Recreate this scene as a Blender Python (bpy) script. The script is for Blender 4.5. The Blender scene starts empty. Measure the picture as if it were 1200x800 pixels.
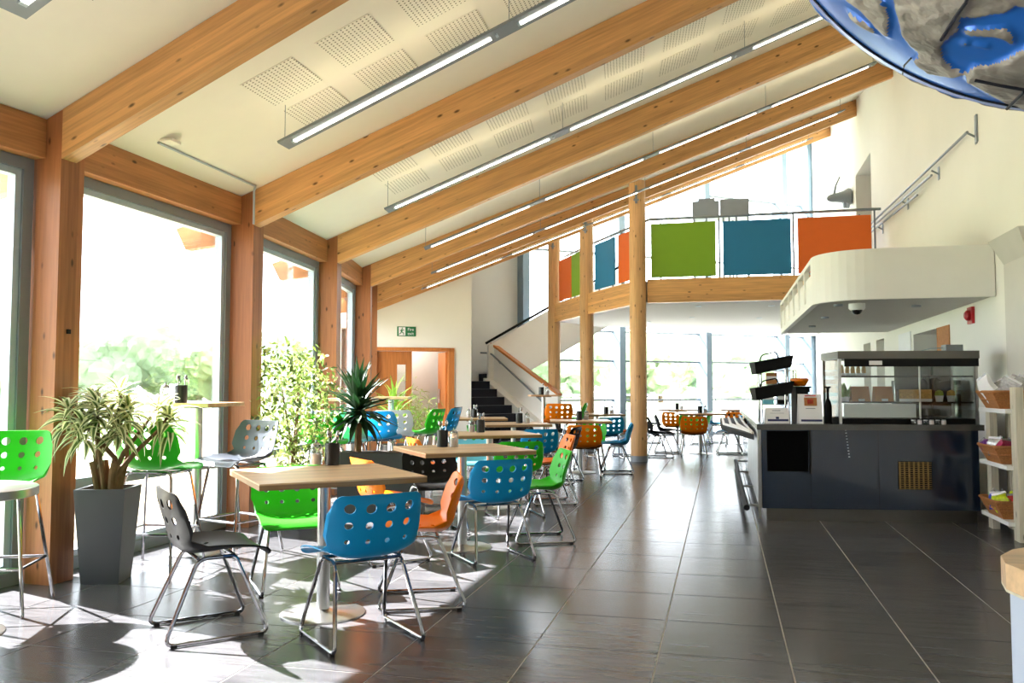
import bpy, bmesh, math, random
from mathutils import Vector, Matrix, noise
from mathutils.geometry import delaunay_2d_cdt
PI = math.pi; rad = math.radians
S = bpy.context.scene; COL = S.collection
random.seed(7)

# ------------------------------------------------------------------ camera
CAM_H = 1.26; YAW = rad(13.80); PITCH = rad(3.148); FPX = 1000.0
cd = bpy.data.cameras.new('camera'); cam = bpy.data.objects.new('camera', cd); COL.objects.link(cam)
cd.sensor_width = 36.0; cd.lens = 36.0*FPX/1200.0; cd.clip_start = 0.05; cd.clip_end = 600
cam.location = (0, 0, CAM_H); cam.rotation_euler = (PI/2+PITCH, 0, YAW)
S.camera = cam

# ------------------------------------------------------------------ world, sun, exposure
W = bpy.data.worlds.new('sky'); S.world = W; W.use_nodes = True
bg = W.node_tree.nodes['Background']; bg.inputs[0].default_value = (0.86, 0.93, 1.0, 1); bg.inputs[1].default_value = 6.6
SUN_EL = rad(40)
sl = bpy.data.lights.new('sun', 'SUN'); sl.energy = 46.0; sl.angle = rad(0.6); sl.color = (1.0, 0.98, 0.955)
sun = bpy.data.objects.new('sun', sl); COL.objects.link(sun); sun.location = (-20, 12, 20)
_sd = Vector((0.95*math.cos(SUN_EL), -0.31*math.cos(SUN_EL), -math.sin(SUN_EL)))
sun.rotation_euler = _sd.to_track_quat('-Z', 'Y').to_euler()
vs = S.view_settings; vs.view_transform = 'Standard'; vs.look = 'None'; vs.gamma = 1.0; vs.exposure = 0.66
vs.use_curve_mapping = False
cy = S.cycles
cy.use_denoising = True; cy.max_bounces = 10; cy.diffuse_bounces = 6; cy.glossy_bounces = 4
cy.transparent_max_bounces = 16; cy.transmission_bounces = 4; cy.sample_clamp_indirect = 8.0
cy.caustics_reflective = False; cy.caustics_refractive = False

# ------------------------------------------------------------------ geometry helpers
class MB:
    def __init__(s): s.v = []; s.f = []; s.m = []; s.mi = 0
    def add(s, vs, fs):
        o = len(s.v); s.v += [tuple(v) for v in vs]
        for f in fs: s.f.append(tuple(i+o for i in f)); s.m.append(s.mi)
        return s
    def box(s, x0, x1, y0, y1, z0, z1):
        return s.add([(x0,y0,z0),(x1,y0,z0),(x1,y1,z0),(x0,y1,z0),(x0,y0,z1),(x1,y0,z1),(x1,y1,z1),(x0,y1,z1)],
                     [(0,3,2,1),(4,5,6,7),(0,1,5,4),(1,2,6,5),(2,3,7,6),(3,0,4,7)])
    def hexa(s, p): return s.add(p, [(0,3,2,1),(4,5,6,7),(0,1,5,4),(1,2,6,5),(2,3,7,6),(3,0,4,7)])
    def prism(s, poly, z0, z1):
        n = len(poly)
        vs = [(x,y,z0) for x,y in poly]+[(x,y,z1) for x,y in poly]
        return s.add(vs, [tuple(range(n-1,-1,-1)), tuple(range(n,2*n))]+[(i,(i+1)%n,n+(i+1)%n,n+i) for i in range(n)])
    def lathe(s, prof, n=20, c=(0,0,0), cap=True):
        vs = []; fs = []
        for r,z in prof:
            for k in range(n):
                a = 2*PI*k/n; vs.append((c[0]+r*math.cos(a), c[1]+r*math.sin(a), c[2]+z))
        for j in range(len(prof)-1):
            for k in range(n):
                k2 = (k+1)%n; fs.append((j*n+k, j*n+k2, (j+1)*n+k2, (j+1)*n+k))
        if cap:
            fs.append(tuple(range(n-1,-1,-1))); fs.append(tuple(range((len(prof)-1)*n, len(prof)*n)))
        return s.add(vs, fs)
    def tube(s, pts, r, n=8, closed=False, r1=None):
        P = [Vector(p) for p in pts]; m = len(P); vs = []; fs = []; up = None
        for i in range(m):
            a = P[i-1] if (i > 0 or closed) else P[i]; b = P[(i+1)%m] if (i < m-1 or closed) else P[i]
            t = (b-a).normalized()
            if up is None:
                up = Vector((0,0,1)) if abs(t.z) < .9 else Vector((1,0,0))
            u = (up - t*up.dot(t))
            if u.length < 1e-5: u = t.orthogonal()
            u.normalize(); w = t.cross(u); up = u
            rr = r if r1 is None else r+(r1-r)*i/(m-1)
            for k in range(n):
                q = P[i]+u*rr*math.cos(2*PI*k/n)+w*rr*math.sin(2*PI*k/n); vs.append(tuple(q))
        for i in range(m if closed else m-1):
            j = (i+1)%m
            for k in range(n):
                k2 = (k+1)%n; fs.append((i*n+k, i*n+k2, j*n+k2, j*n+k))
        if not closed: fs.append(tuple(range(n-1,-1,-1))); fs.append(tuple(range((m-1)*n, m*n)))
        return s.add(vs, fs)
    def mesh(s, name, mats, smooth=False):
        me = bpy.data.meshes.new(name); me.from_pydata(s.v, [], s.f)
        if not isinstance(mats, (list, tuple)): mats = [mats]
        for q in mats: me.materials.append(q)
        me.polygons.foreach_set('material_index', s.m)
        bm = bmesh.new(); bm.from_mesh(me); bmesh.ops.recalc_face_normals(bm, faces=bm.faces); bm.to_mesh(me); bm.free()
        if smooth: smooth_mesh(me)
        return me
    def build(s, name, mats, parent=None, loc=None, rotz=None, smooth=False):
        return link(name, s.mesh(name, mats, smooth), parent, loc, rotz)
def smooth_mesh(me, ang=40):
    me.polygons.foreach_set('use_smooth', [True]*len(me.polygons))
    try: me.set_sharp_from_angle(angle=rad(ang))
    except Exception: pass
def link(name, me, parent=None, loc=None, rotz=None):
    o = bpy.data.objects.new(name, me); COL.objects.link(o)
    if parent is not None: o.parent = parent
    if loc is not None: o.location = loc
    if rotz is not None: o.rotation_euler = (0,0,rotz)
    return o
def tag(o, label, cat=None, group=None, kind=None):
    o['label'] = label
    if cat: o['category'] = cat
    if group: o['group'] = group
    if kind: o['kind'] = kind
    return o
def thing(name, label, cat, loc=(0,0,0), rotz=0, group=None, kind=None):
    o = bpy.data.objects.new(name, None); COL.objects.link(o); o.location = loc; o.rotation_euler = (0,0,rotz)
    o.empty_display_size = .1
    return tag(o, label, cat, group, kind)
def dup(o, parent=None):
    c = o.copy(); COL.objects.link(c); c.parent = parent
    for ch in list(o.children): dup(ch, c)
    return c
def fillet(pts, r, n=4, closed=False):
    P = [Vector(p) for p in pts]; out = []; m = len(P)
    for i in range(m):
        if not closed and i in (0, m-1): out.append(P[i]); continue
        a, b, c = P[i-1], P[i], P[(i+1)%m]
        d1 = (a-b); d2 = (c-b); l = min(r, d1.length*.45, d2.length*.45)
        p = b+d1.normalized()*l; q = b+d2.normalized()*l
        for k in range(n+1):
            t = k/n; out.append(p*(1-t)**2+b*2*t*(1-t)+q*t*t)
    return out

# ------------------------------------------------------------------ materials
def lin(c): return tuple(((x/255)/12.92 if x/255 <= .04045 else ((x/255+.055)/1.055)**2.4) for x in c)
def nd(nt, typ, **kw):
    n = nt.nodes.new(typ)
    for k, v in kw.items(): setattr(n, k, v)
    return n
def mat(name, rgb, rough=.5, metal=0., var=.06, scale=6., bump=0., bscale=40., spec=.5, stretch=(1,1,1), emis=0., coat=0.):
    m = bpy.data.materials.new(name); m.use_nodes = True; nt = m.node_tree; b = nt.nodes['Principled BSDF']
    c = lin(rgb)
    b.inputs['Roughness'].default_value = rough; b.inputs['Metallic'].default_value = metal
    b.inputs['Specular IOR Level'].default_value = spec; b.inputs['Coat Weight'].default_value = coat
    tc = nd(nt, 'ShaderNodeTexCoord'); mp = nd(nt, 'ShaderNodeMapping'); mp.inputs['Scale'].default_value = stretch
    nt.links.new(tc.outputs['Object'], mp.inputs[0])
    no = nd(nt, 'ShaderNodeTexNoise'); no.inputs['Scale'].default_value = scale; no.inputs['Detail'].default_value = 4
    nt.links.new(mp.outputs[0], no.inputs['Vector'])
    cr = nd(nt, 'ShaderNodeValToRGB')
    cr.color_ramp.elements[0].position = .3; cr.color_ramp.elements[1].position = .7
    cr.color_ramp.elements[0].color = tuple(max(0, x*(1-var)) for x in c)+(1,)
    cr.color_ramp.elements[1].color = tuple(min(1, x*(1+var)) for x in c)+(1,)
    nt.links.new(no.outputs[0], cr.inputs[0]); nt.links.new(cr.outputs[0], b.inputs['Base Color'])
    if bump:
        n2 = nd(nt, 'ShaderNodeTexNoise'); n2.inputs['Scale'].default_value = bscale; nt.links.new(mp.outputs[0], n2.inputs['Vector'])
        bp = nd(nt, 'ShaderNodeBump'); bp.inputs['Strength'].default_value = bump; bp.inputs['Distance'].default_value = .01
        nt.links.new(n2.outputs[0], bp.inputs['Height']); nt.links.new(bp.outputs[0], b.inputs['Normal'])
    if emis: b.inputs['Emission Color'].default_value = c+(1,); b.inputs['Emission Strength'].default_value = emis
    return m
def wood(name, rgb, axis=0, lam=.045, rough=.45, knots=True, lamaxis=2):
    m = bpy.data.materials.new(name); m.use_nodes = True; nt = m.node_tree; b = nt.nodes['Principled BSDF']
    b.inputs['Roughness'].default_value = rough; b.inputs['Specular IOR Level'].default_value = .35
    L = nt.links.new
    tc = nd(nt, 'ShaderNodeTexCoord'); oi = nd(nt, 'ShaderNodeObjectInfo')
    off = nd(nt, 'ShaderNodeVectorMath', operation='ADD'); L(tc.outputs['Object'], off.inputs[0])
    cmb = nd(nt, 'ShaderNodeCombineXYZ'); mm = nd(nt, 'ShaderNodeMath', operation='MULTIPLY'); mm.inputs[1].default_value = 37.
    L(oi.outputs['Random'], mm.inputs[0]); L(mm.outputs[0], cmb.inputs[axis]); L(cmb.outputs[0], off.inputs[1])
    c = lin(rgb)
    # lamella id
    sp = nd(nt, 'ShaderNodeSeparateXYZ'); L(tc.outputs['Object'], sp.inputs[0])
    d = nd(nt, 'ShaderNodeMath', operation='DIVIDE'); d.inputs[1].default_value = lam; L(sp.outputs[lamaxis], d.inputs[0])
    fl = nd(nt, 'ShaderNodeMath', operation='FLOOR'); L(d.outputs[0], fl.inputs[0])
    wn = nd(nt, 'ShaderNodeTexWhiteNoise'); wn.noise_dimensions = '2D'
    cb = nd(nt, 'ShaderNodeCombineXYZ'); L(fl.outputs[0], cb.inputs[0]); L(mm.outputs[0], cb.inputs[1]); L(cb.outputs[0], wn.inputs['Vector'])
    # grain
    mp = nd(nt, 'ShaderNodeMapping'); sc = [22., 22., 22.]; sc[axis] = 1.1; mp.inputs['Scale'].default_value = sc; L(off.outputs[0], mp.inputs[0])
    g = nd(nt, 'ShaderNodeTexNoise'); g.inputs['Scale'].default_value = 2.2; g.inputs['Detail'].default_value = 5; L(mp.outputs[0], g.inputs['Vector'])
    add = nd(nt, 'ShaderNodeMath', operation='MULTIPLY_ADD'); add.inputs[1].default_value = .35; L(wn.outputs['Value'], add.inputs[0]); L(g.outputs[0], add.inputs[2])
    cr = nd(nt, 'ShaderNodeValToRGB'); e = cr.color_ramp.elements
    e[0].position = .35; e[1].position = .95
    e[0].color = tuple(x*.70 for x in c)+(1,); e[1].color = tuple(min(1, x*1.18) for x in c)+(1,)
    L(add.outputs[0], cr.inputs[0]); last = cr.outputs[0]
    if knots:
        mk = nd(nt, 'ShaderNodeMapping'); sk = [12.]*3; sk[axis] = 5.0; mk.inputs['Scale'].default_value = sk; L(off.outputs[0], mk.inputs[0])
        v = nd(nt, 'ShaderNodeTexVoronoi'); v.inputs['Scale'].default_value = 1.; L(mk.outputs[0], v.inputs['Vector'])
        vr = nd(nt, 'ShaderNodeMapRange'); vr.inputs[1].default_value = .08; vr.inputs[2].default_value = .18; vr.inputs[3].default_value = 1; vr.inputs[4].default_value = 0
        L(v.outputs['Distance'], vr.inputs[0])
        gt = nd(nt, 'ShaderNodeMath', operation='GREATER_THAN'); gt.inputs[1].default_value = .3
        s2 = nd(nt, 'ShaderNodeSeparateColor'); L(v.outputs['Color'], s2.inputs[0]); L(s2.outputs[0], gt.inputs[0])
        mu = nd(nt, 'ShaderNodeMath', operation='MULTIPLY'); L(vr.outputs[0], mu.inputs[0]); L(gt.outputs[0], mu.inputs[1])
        mx = nd(nt, 'ShaderNodeMix', data_type='RGBA'); L(mu.outputs[0], mx.inputs[0]); L(last, mx.inputs[6])
        mx.inputs[7].default_value = tuple(x*.22 for x in c)+(1,); last = mx.outputs[2]
    L(last, b.inputs['Base Color'])
    return m
def leafmat(name, rgb, tr=.45, rough=.45):
    m = bpy.data.materials.new(name); m.use_nodes = True; nt = m.node_tree; b = nt.nodes['Principled BSDF']; out = nt.nodes['Material Output']
    c = lin(rgb); L = nt.links.new
    tc = nd(nt, 'ShaderNodeTexCoord'); no = nd(nt, 'ShaderNodeTexNoise'); no.inputs['Scale'].default_value = 9.; L(tc.outputs['Object'], no.inputs['Vector'])
    oi = nd(nt, 'ShaderNodeObjectInfo'); ad = nd(nt, 'ShaderNodeMath', operation='MULTIPLY_ADD'); ad.inputs[1].default_value = .4
    L(oi.outputs['Random'], ad.inputs[0]); L(no.outputs[0], ad.inputs[2])
    cr = nd(nt, 'ShaderNodeValToRGB'); cr.color_ramp.elements[0].position = .3; cr.color_ramp.elements[1].position = 1.
    cr.color_ramp.elements[0].color = tuple(x*.7 for x in c)+(1,); cr.color_ramp.elements[1].color = tuple(min(1, x*1.3) for x in c)+(1,)
    L(ad.outputs[0], cr.inputs[0]); L(cr.outputs[0], b.inputs['Base Color']); b.inputs['Roughness'].default_value = rough
    t = nd(nt, 'ShaderNodeBsdfTranslucent'); L(cr.outputs[0], t.inputs[0])
    mx = nd(nt, 'ShaderNodeMixShader'); mx.inputs[0].default_value = tr; L(b.outputs[0], mx.inputs[1]); L(t.outputs[0], mx.inputs[2]); L(mx.outputs[0], out.inputs[0])
    return m
def glassmat(name, tint=(1,1,1), refl=.05, rough=.02):
    m = bpy.data.materials.new(name); m.use_nodes = True; nt = m.node_tree; nt.nodes.remove(nt.nodes['Principled BSDF']); out = nt.nodes['Material Output']; L = nt.links.new
    t = nd(nt, 'ShaderNodeBsdfTransparent'); t.inputs[0].default_value = tint+(1,)
    g = nd(nt, 'ShaderNodeBsdfGlossy'); g.inputs['Roughness'].default_value = rough
    lw = nd(nt, 'ShaderNodeLayerWeight'); lw.inputs[0].default_value = .25
    mr = nd(nt, 'ShaderNodeMapRange'); mr.inputs[3].default_value = refl; mr.inputs[4].default_value = .6
    L(lw.outputs['Fresnel'], mr.inputs[0])
    mx = nd(nt, 'ShaderNodeMixShader'); L(mr.outputs[0], mx.inputs[0]); L(t.outputs[0], mx.inputs[1]); L(g.outputs[0], mx.inputs[2]); L(mx.outputs[0], out.inputs[0])
    return m
def tilemat():
    m = bpy.data.materials.new('floor_tile'); m.use_nodes = True; nt = m.node_tree; b = nt.nodes['Principled BSDF']; L = nt.links.new
    tc = nd(nt, 'ShaderNodeTexCoord'); geo = nd(nt, 'ShaderNodeNewGeometry'); oi = nd(nt, 'ShaderNodeObjectInfo')
    mp = nd(nt, 'ShaderNodeMapping'); mp.inputs['Scale'].default_value = (1.0, 7., 1.); L(geo.outputs['Position'], mp.inputs[0])
    n = nd(nt, 'ShaderNodeTexNoise'); n.inputs['Scale'].default_value = 2.6; n.inputs['Detail'].default_value = 6; L(mp.outputs[0], n.inputs['Vector'])
    a = nd(nt, 'ShaderNodeMath', operation='MULTIPLY_ADD'); a.inputs[1].default_value = .22; L(oi.outputs['Random'], a.inputs[0]); L(n.outputs[0], a.inputs[2])
    cr = nd(nt, 'ShaderNodeValToRGB'); e = cr.color_ramp.elements; e[0].position = .3; e[1].position = .9
    e[0].color = lin((56,56,59))+(1,); e[1].color = lin((88,87,90))+(1,)
    L(a.outputs[0], cr.inputs[0]); L(cr.outputs[0], b.inputs['Base Color'])
    rr = nd(nt, 'ShaderNodeMapRange'); rr.inputs[3].default_value = .19; rr.inputs[4].default_value = .30; L(n.outputs[0], rr.inputs[0]); L(rr.outputs[0], b.inputs['Roughness'])
    bp = nd(nt, 'ShaderNodeBump'); bp.inputs['Strength'].default_value = .03; bp.inputs['Distance'].default_value = .01; L(n.outputs[0], bp.inputs['Height']); L(bp.outputs[0], b.inputs['Normal'])
    b.inputs['Specular IOR Level'].default_value = .36
    return m
def perfmat():
    m = mat('perforated_board', (240,237,228), .8, var=.02); nt = m.node_tree; b = nt.nodes['Principled BSDF']; L = nt.links.new
    tc = nd(nt, 'ShaderNodeTexCoord'); mp = nd(nt, 'ShaderNodeMapping'); mp.inputs['Scale'].default_value = (31., 31., 31.); L(tc.outputs['Object'], mp.inputs[0])
    fr = nd(nt, 'ShaderNodeVectorMath', operation='FRACTION'); L(mp.outputs[0], fr.inputs[0])
    su = nd(nt, 'ShaderNodeVectorMath', operation='SUBTRACT'); su.inputs[1].default_value = (.5,.5,0); L(fr.outputs[0], su.inputs[0])
    mz = nd(nt, 'ShaderNodeVectorMath', operation='MULTIPLY'); mz.inputs[1].default_value = (1,1,0); L(su.outputs[0], mz.inputs[0])
    ln = nd(nt, 'ShaderNodeVectorMath', operation='LENGTH'); L(mz.outputs[0], ln.inputs[0])
    lt = nd(nt, 'ShaderNodeMath', operation='LESS_THAN'); lt.inputs[1].default_value = .2; L(ln.outputs['Value'], lt.inputs[0])
    mx = nd(nt, 'ShaderNodeMix', data_type='RGBA'); L(lt.outputs[0], mx.inputs[0])
    src = b.inputs['Base Color'].links[0].from_socket; L(src, mx.inputs[6]); mx.inputs[7].default_value = lin((96,92,84))+(1,); L(mx.outputs[2], b.inputs['Base Color'])
    return m
M = {}
M['beam'] = wood('glulam_beam', (214,162,106), 0)
M['post'] = wood('glulam_post_shaded', (164,106,68), 2, lamaxis=1)  # beam timber in a darker tone, backlit shade put into the colour
M['round'] = wood('round_pole', (206,162,114), 2, lam=9., lamaxis=0)
M['header'] = wood('header_timber', (186,128,82), 0)
M['tabletop'] = wood('oak_laminate', (206,172,132), 0, lam=.09, lamaxis=1, knots=False, rough=.35)
M['ply'] = wood('ply_edge', (150,116,78), 0, lam=.006, knots=False)
M['door'] = wood('door_veneer', (190,118,62), 2, lam=9., knots=False, lamaxis=0)
M['pine'] = wood('pale_pine', (206,198,176), 2, lam=9., knots=True, lamaxis=0)
M['ceil'] = mat('ceiling_plaster', (240,237,228), .85, var=.01)
M['wall'] = mat('wall_paint', (238,236,230), .8, var=.012, scale=2.)
M['white'] = mat('white_paint', (240,239,236), .55, var=.01)
M['perf'] = perfmat()
M['tile'] = tilemat()
M['grout'] = mat('grout', (172,168,162), .8)
M['alu'] = mat('grey_aluminium', (132,140,148), .45, .15, var=.03)
M['alulight'] = mat('light_aluminium', (178,192,204), .4, .15, var=.03)
M['bluegrey'] = mat('blue_grey_frame', (128,148,164), .5, var=.03)
M['steel'] = mat('brushed_steel', (190,190,188), .28, 1., var=.05)
M['plinth'] = mat('dull_steel', (104,101,97), .35, .9, var=.05)
M['chrome'] = mat('chrome', (168,168,171), .1, 1., var=.01)
M['glass'] = glassmat('window_glass', refl=.03)
M['cabglass'] = glassmat('cabinet_glass', (.93,.96,.95), refl=.06)
M['jar'] = glassmat('jar_glass', (.9,.92,.92), refl=.12)
M['green'] = mat('green_plastic', (46,186,30), .36, var=.02, spec=.3)
M['blue'] = mat('blue_plastic', (16,150,212), .36, var=.02, spec=.3)
M['orange'] = mat('orange_plastic', (242,124,2), .36, var=.02, spec=.3)
M['black'] = mat('black_plastic', (10,10,12), .45, var=.04, spec=.22)
M['grey'] = mat('slate_plastic', (72,78,88), .35, var=.03)
M['paleblue'] = mat('pale_blue_plastic', (120,205,225), .36, var=.02, spec=.3)
M['ceramic'] = mat('black_ceramic', (14,14,16), .35, var=.05)
M['rubber'] = mat('black_rubber', (18,18,18), .7)
M['navy'] = mat('navy_panel', (24,37,57), .12, var=.03, coat=.4)
M['slate'] = mat('dark_worktop', (74,73,72), .25, var=.06, scale=30.)
M['dark'] = mat('matt_black', (8,8,9), .65, spec=.25)
M['recess'] = mat('recess_black', (3,3,4), .9, spec=.1)
M['pglass'] = mat('black_glass', (6,6,8), .06)
M['planter'] = mat('planter_grey', (62,64,68), .45, var=.04, bump=.03)
M['soil'] = mat('soil', (48,38,30), .95, bump=.5)
M['bark'] = mat('bark', (112,86,60), .9, var=.35, scale=18., bump=.6, bscale=30., stretch=(1,1,.5))
M['lcream'] = leafmat('leaf_cream', (232,230,190))
M['lgreen'] = leafmat('leaf_green', (92,112,58))
M['lfic'] = leafmat('ficus_leaf', (150,178,84))
M['lficpale'] = leafmat('ficus_leaf_pale', (214,222,160))
M['lyucca'] = leafmat('yucca_leaf', (26,58,28), .12, .55)
M['lfresh'] = leafmat('fresh_leaf', (150,196,76))
M['lolive'] = leafmat('olive_leaf', (158,160,92))
M['pgreen'] = mat('green_board', (126,170,36), .5, var=.02)
M['pblue'] = mat('blue_board', (26,120,172), .5, var=.02)
M['porange'] = mat('orange_board', (224,102,24), .5, var=.02)
M['carpet'] = mat('stair_carpet', (34,38,52), .95, var=.15, scale=60.)
M['wicker'] = mat('wicker', (176,116,66), .7, var=.35, scale=90., bump=.5, bscale=120., stretch=(1,1,3))
M['paper'] = mat('white_paper', (236,236,240), .7, var=.01)
M['ink'] = mat('print_grey', (120,126,140), .7)
M['navyink'] = mat('print_navy', (40,48,96), .7)
M['red'] = mat('red_plastic', (176,22,34), .35)
M['signgreen'] = mat('sign_green', (10,112,66), .5)
M['gold'] = mat('gold_mesh', (150,124,78), .45, .7, var=.2, scale=60.)
M['card'] = mat('brown_card', (176,116,66), .8, var=.12, scale=25.)
M['bread'] = mat('bread', (206,164,96), .85, var=.25, scale=50.)
M['silver'] = mat('silver_wrap', (214,214,216), .25, .5, var=.25, scale=40., bump=.8, bscale=60.)
M['magenta'] = mat('magenta_wrap', (170,24,80), .3, var=.3, scale=40., bump=.8, bscale=60.)
M['wrapgreen'] = mat('green_wrap', (40,130,70), .3, var=.3, scale=40., bump=.8, bscale=60.)
M['yellow'] = mat('lime_wrap', (196,214,30), .3, var=.25, scale=40., bump=.8, bscale=60.)
M['wrapred'] = mat('red_wrap', (200,40,30), .3, var=.3, scale=40., bump=.8, bscale=60.)
M['wrapblue'] = mat('blue_wrap', (60,80,190), .3, var=.3, scale=40., bump=.8, bscale=60.)
M['purple'] = mat('purple_wrap', (110,40,130), .3, var=.3, scale=40., bump=.8, bscale=60.)
M['grass'] = mat('meadow_grass', (138,148,122), .95, var=.25, scale=.4)
M['sand'] = mat('dry_paving', (172,158,130), .95, var=.15, scale=1.2)
M['conc'] = mat('pale_concrete', (198,196,190), .9, var=.06, scale=3.)
M['tree'] = mat('tree_leaves', (132,154,120), .95, var=.3, scale=1.5)  # both tree tones paled, distant haze put into the leaf colour
M['tree2'] = mat('pale_tree_leaves', (154,172,132), .95, var=.3, scale=1.5)
M['water'] = mat('pond', (150,170,190), .1)
M['desk'] = mat('desk_side', (186,196,214), .5, var=.02)
M['lamp'] = mat('lamp_tube', (255,247,228), .5, var=0., emis=6.5)
M['lobbyfill'] = mat('lobby_fill', (255,250,240), .5, var=0., emis=22.)  # glow of the fill light added in the lobby
M['uplamp'] = mat('uplight_strip', (255,238,196), .5, var=0., emis=3.2)
M['sugar'] = mat('sugar', (232,222,222), .8)
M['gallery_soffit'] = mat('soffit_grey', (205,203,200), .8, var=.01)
M['sea'] = mat('globe_sea', (44,112,214), .3, .2, var=.2, scale=3.)
M['land'] = mat('globe_land', (158,152,148), .55, .2, var=.45, scale=6., bump=.9, bscale=30.)
M['glamp'] = mat('dark_seam', (20,24,40), .5)
M['haunch'] = mat('grey_white_paint', (205,202,196), .7, var=.02)

# ------------------------------------------------------------------ plan of the hall: a fan of radial beams
CX, CY, R0, SL = -23.99, 5.91, 19.83, .415      # fan centre, eaves radius, roof pitch
PHI0, DPHI = -3.4, 6.85
WX = 2.65                                        # straight wall on the right
Z_EAVE = 3.10
def phi(k): return rad(PHI0+DPHI*k)
def pol(r, a, z=0.): return Vector((CX+r*math.cos(a), CY+r*math.sin(a), z))
def rwall(a): return (WX-CX)/math.cos(a)
def zroof(r): return Z_EAVE+SL*(r-R0)
K0, K1 = -3, 6

# ------------------------------------------------------------------ floor
NA = 36
angs = [phi(K0)+(phi(K1)-phi(K0))*i/NA for i in range(NA+1)]
mb = MB()
lo = [pol(R0-.36, a, -.0022) for a in angs]; hi = [pol(rwall(a)+.0, a, -.0022) for a in angs]
for i in range(NA):
    p = [lo[i], hi[i], hi[i+1], lo[i+1]]
    mb.hexa([(q.x,q.y,-.3) for q in p]+[tuple(q) for q in p])
floor = mb.build('floor', M['grout']); tag(floor, 'dark grey tiled floor with pale joints running through the whole hall', 'floor', kind='structure')
TP = .6; TX0 = .29; TY0 = 4.19; g = .0032
tm = MB(); h = TP/2-g; tm.hexa([(-h,-h,-.011),(h,-h,-.011),(h,h,-.011),(-h,h,-.011),(-h+.001,-h+.001,0),(h-.001,-h+.001,0),(h-.001,h-.001,0),(-h+.001,h-.001,0)])
tme = tm.mesh('tile', M['tile'])
def inside(x, y):
    r = math.hypot(x-CX, y-CY); a = math.atan2(y-CY, x-CX)
    return r > R0-.36 and x < WX+.0 and phi(K0) < a < phi(K1)
rest = MB(); ntile = 0
for j in range(-18, 40):
    for i in range(-18, 6):
        x = TX0+TP*(i+.5); y = TY0+TP*(j+.5)
        cs = [inside(x+sx*h, y+sy*h) for sx in (-1,1) for sy in (-1,1)]
        if not any(cs): continue
        if all(cs) and 2.9 < y < 16.4 and ntile < 300 and x > -5.2:
            link('tile', tme, floor, (x, y, 0)); ntile += 1
        elif all(cs) or inside(x, y):
            x0, x1 = x-h, min(x+h, WX-.002); rest.box(x0, x1, y-h, y+h, -.011, 0)
o = rest.build('tile_field', M['tile'], floor); o['kind'] = 'stuff'

# ------------------------------------------------------------------ ceiling (underside of the sloping fan roof) and roof deck
mb = MB(); NR = 10
for i in range(NA):
    for j in range(NR):
        q = []
        for dz in (0.004, .22):
            for (a, t) in ((angs[i], j/NR), (angs[i], (j+1)/NR), (angs[i+1], (j+1)/NR), (angs[i+1], j/NR)):
                r = R0-.42+(rwall(a)+.25-R0+.42)*t; p = pol(r, a, zroof(r)+dz); q.append(tuple(p))
        mb.hexa(q)
ceil = mb.build('ceiling', M['ceil']); tag(ceil, 'cream white ceiling sloping up from the window wall between timber beams', 'ceiling', kind='structure')
# perforated acoustic boards in every bay
def panel_mesh(w, l):
    b = MB(); b.box(0, l, 0, w, -.003, 0); return b.mesh('perforated_panel', M['perf'])
pw = panel_mesh(.47, .44)
slope = math.atan(SL)
for k in range(-2, 4):
    for ri in range(11):
        r = R0+.82+.59*ri
        for a0 in (-1.44, .22):
            a = rad(PHI0+DPHI*(k+.5)+a0)
            if r+.5 > rwall(a) or (k > 1 and a0 > 0): continue
            p = pol(r, a, zroof(r)+.003)
            o = link('perforated_panel', pw, ceil); o.matrix_world = Matrix.Translation(p) @ Matrix.Rotation(a+rad(.7), 4, 'Z') @ Matrix.Rotation(-slope, 4, 'Y')

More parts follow.
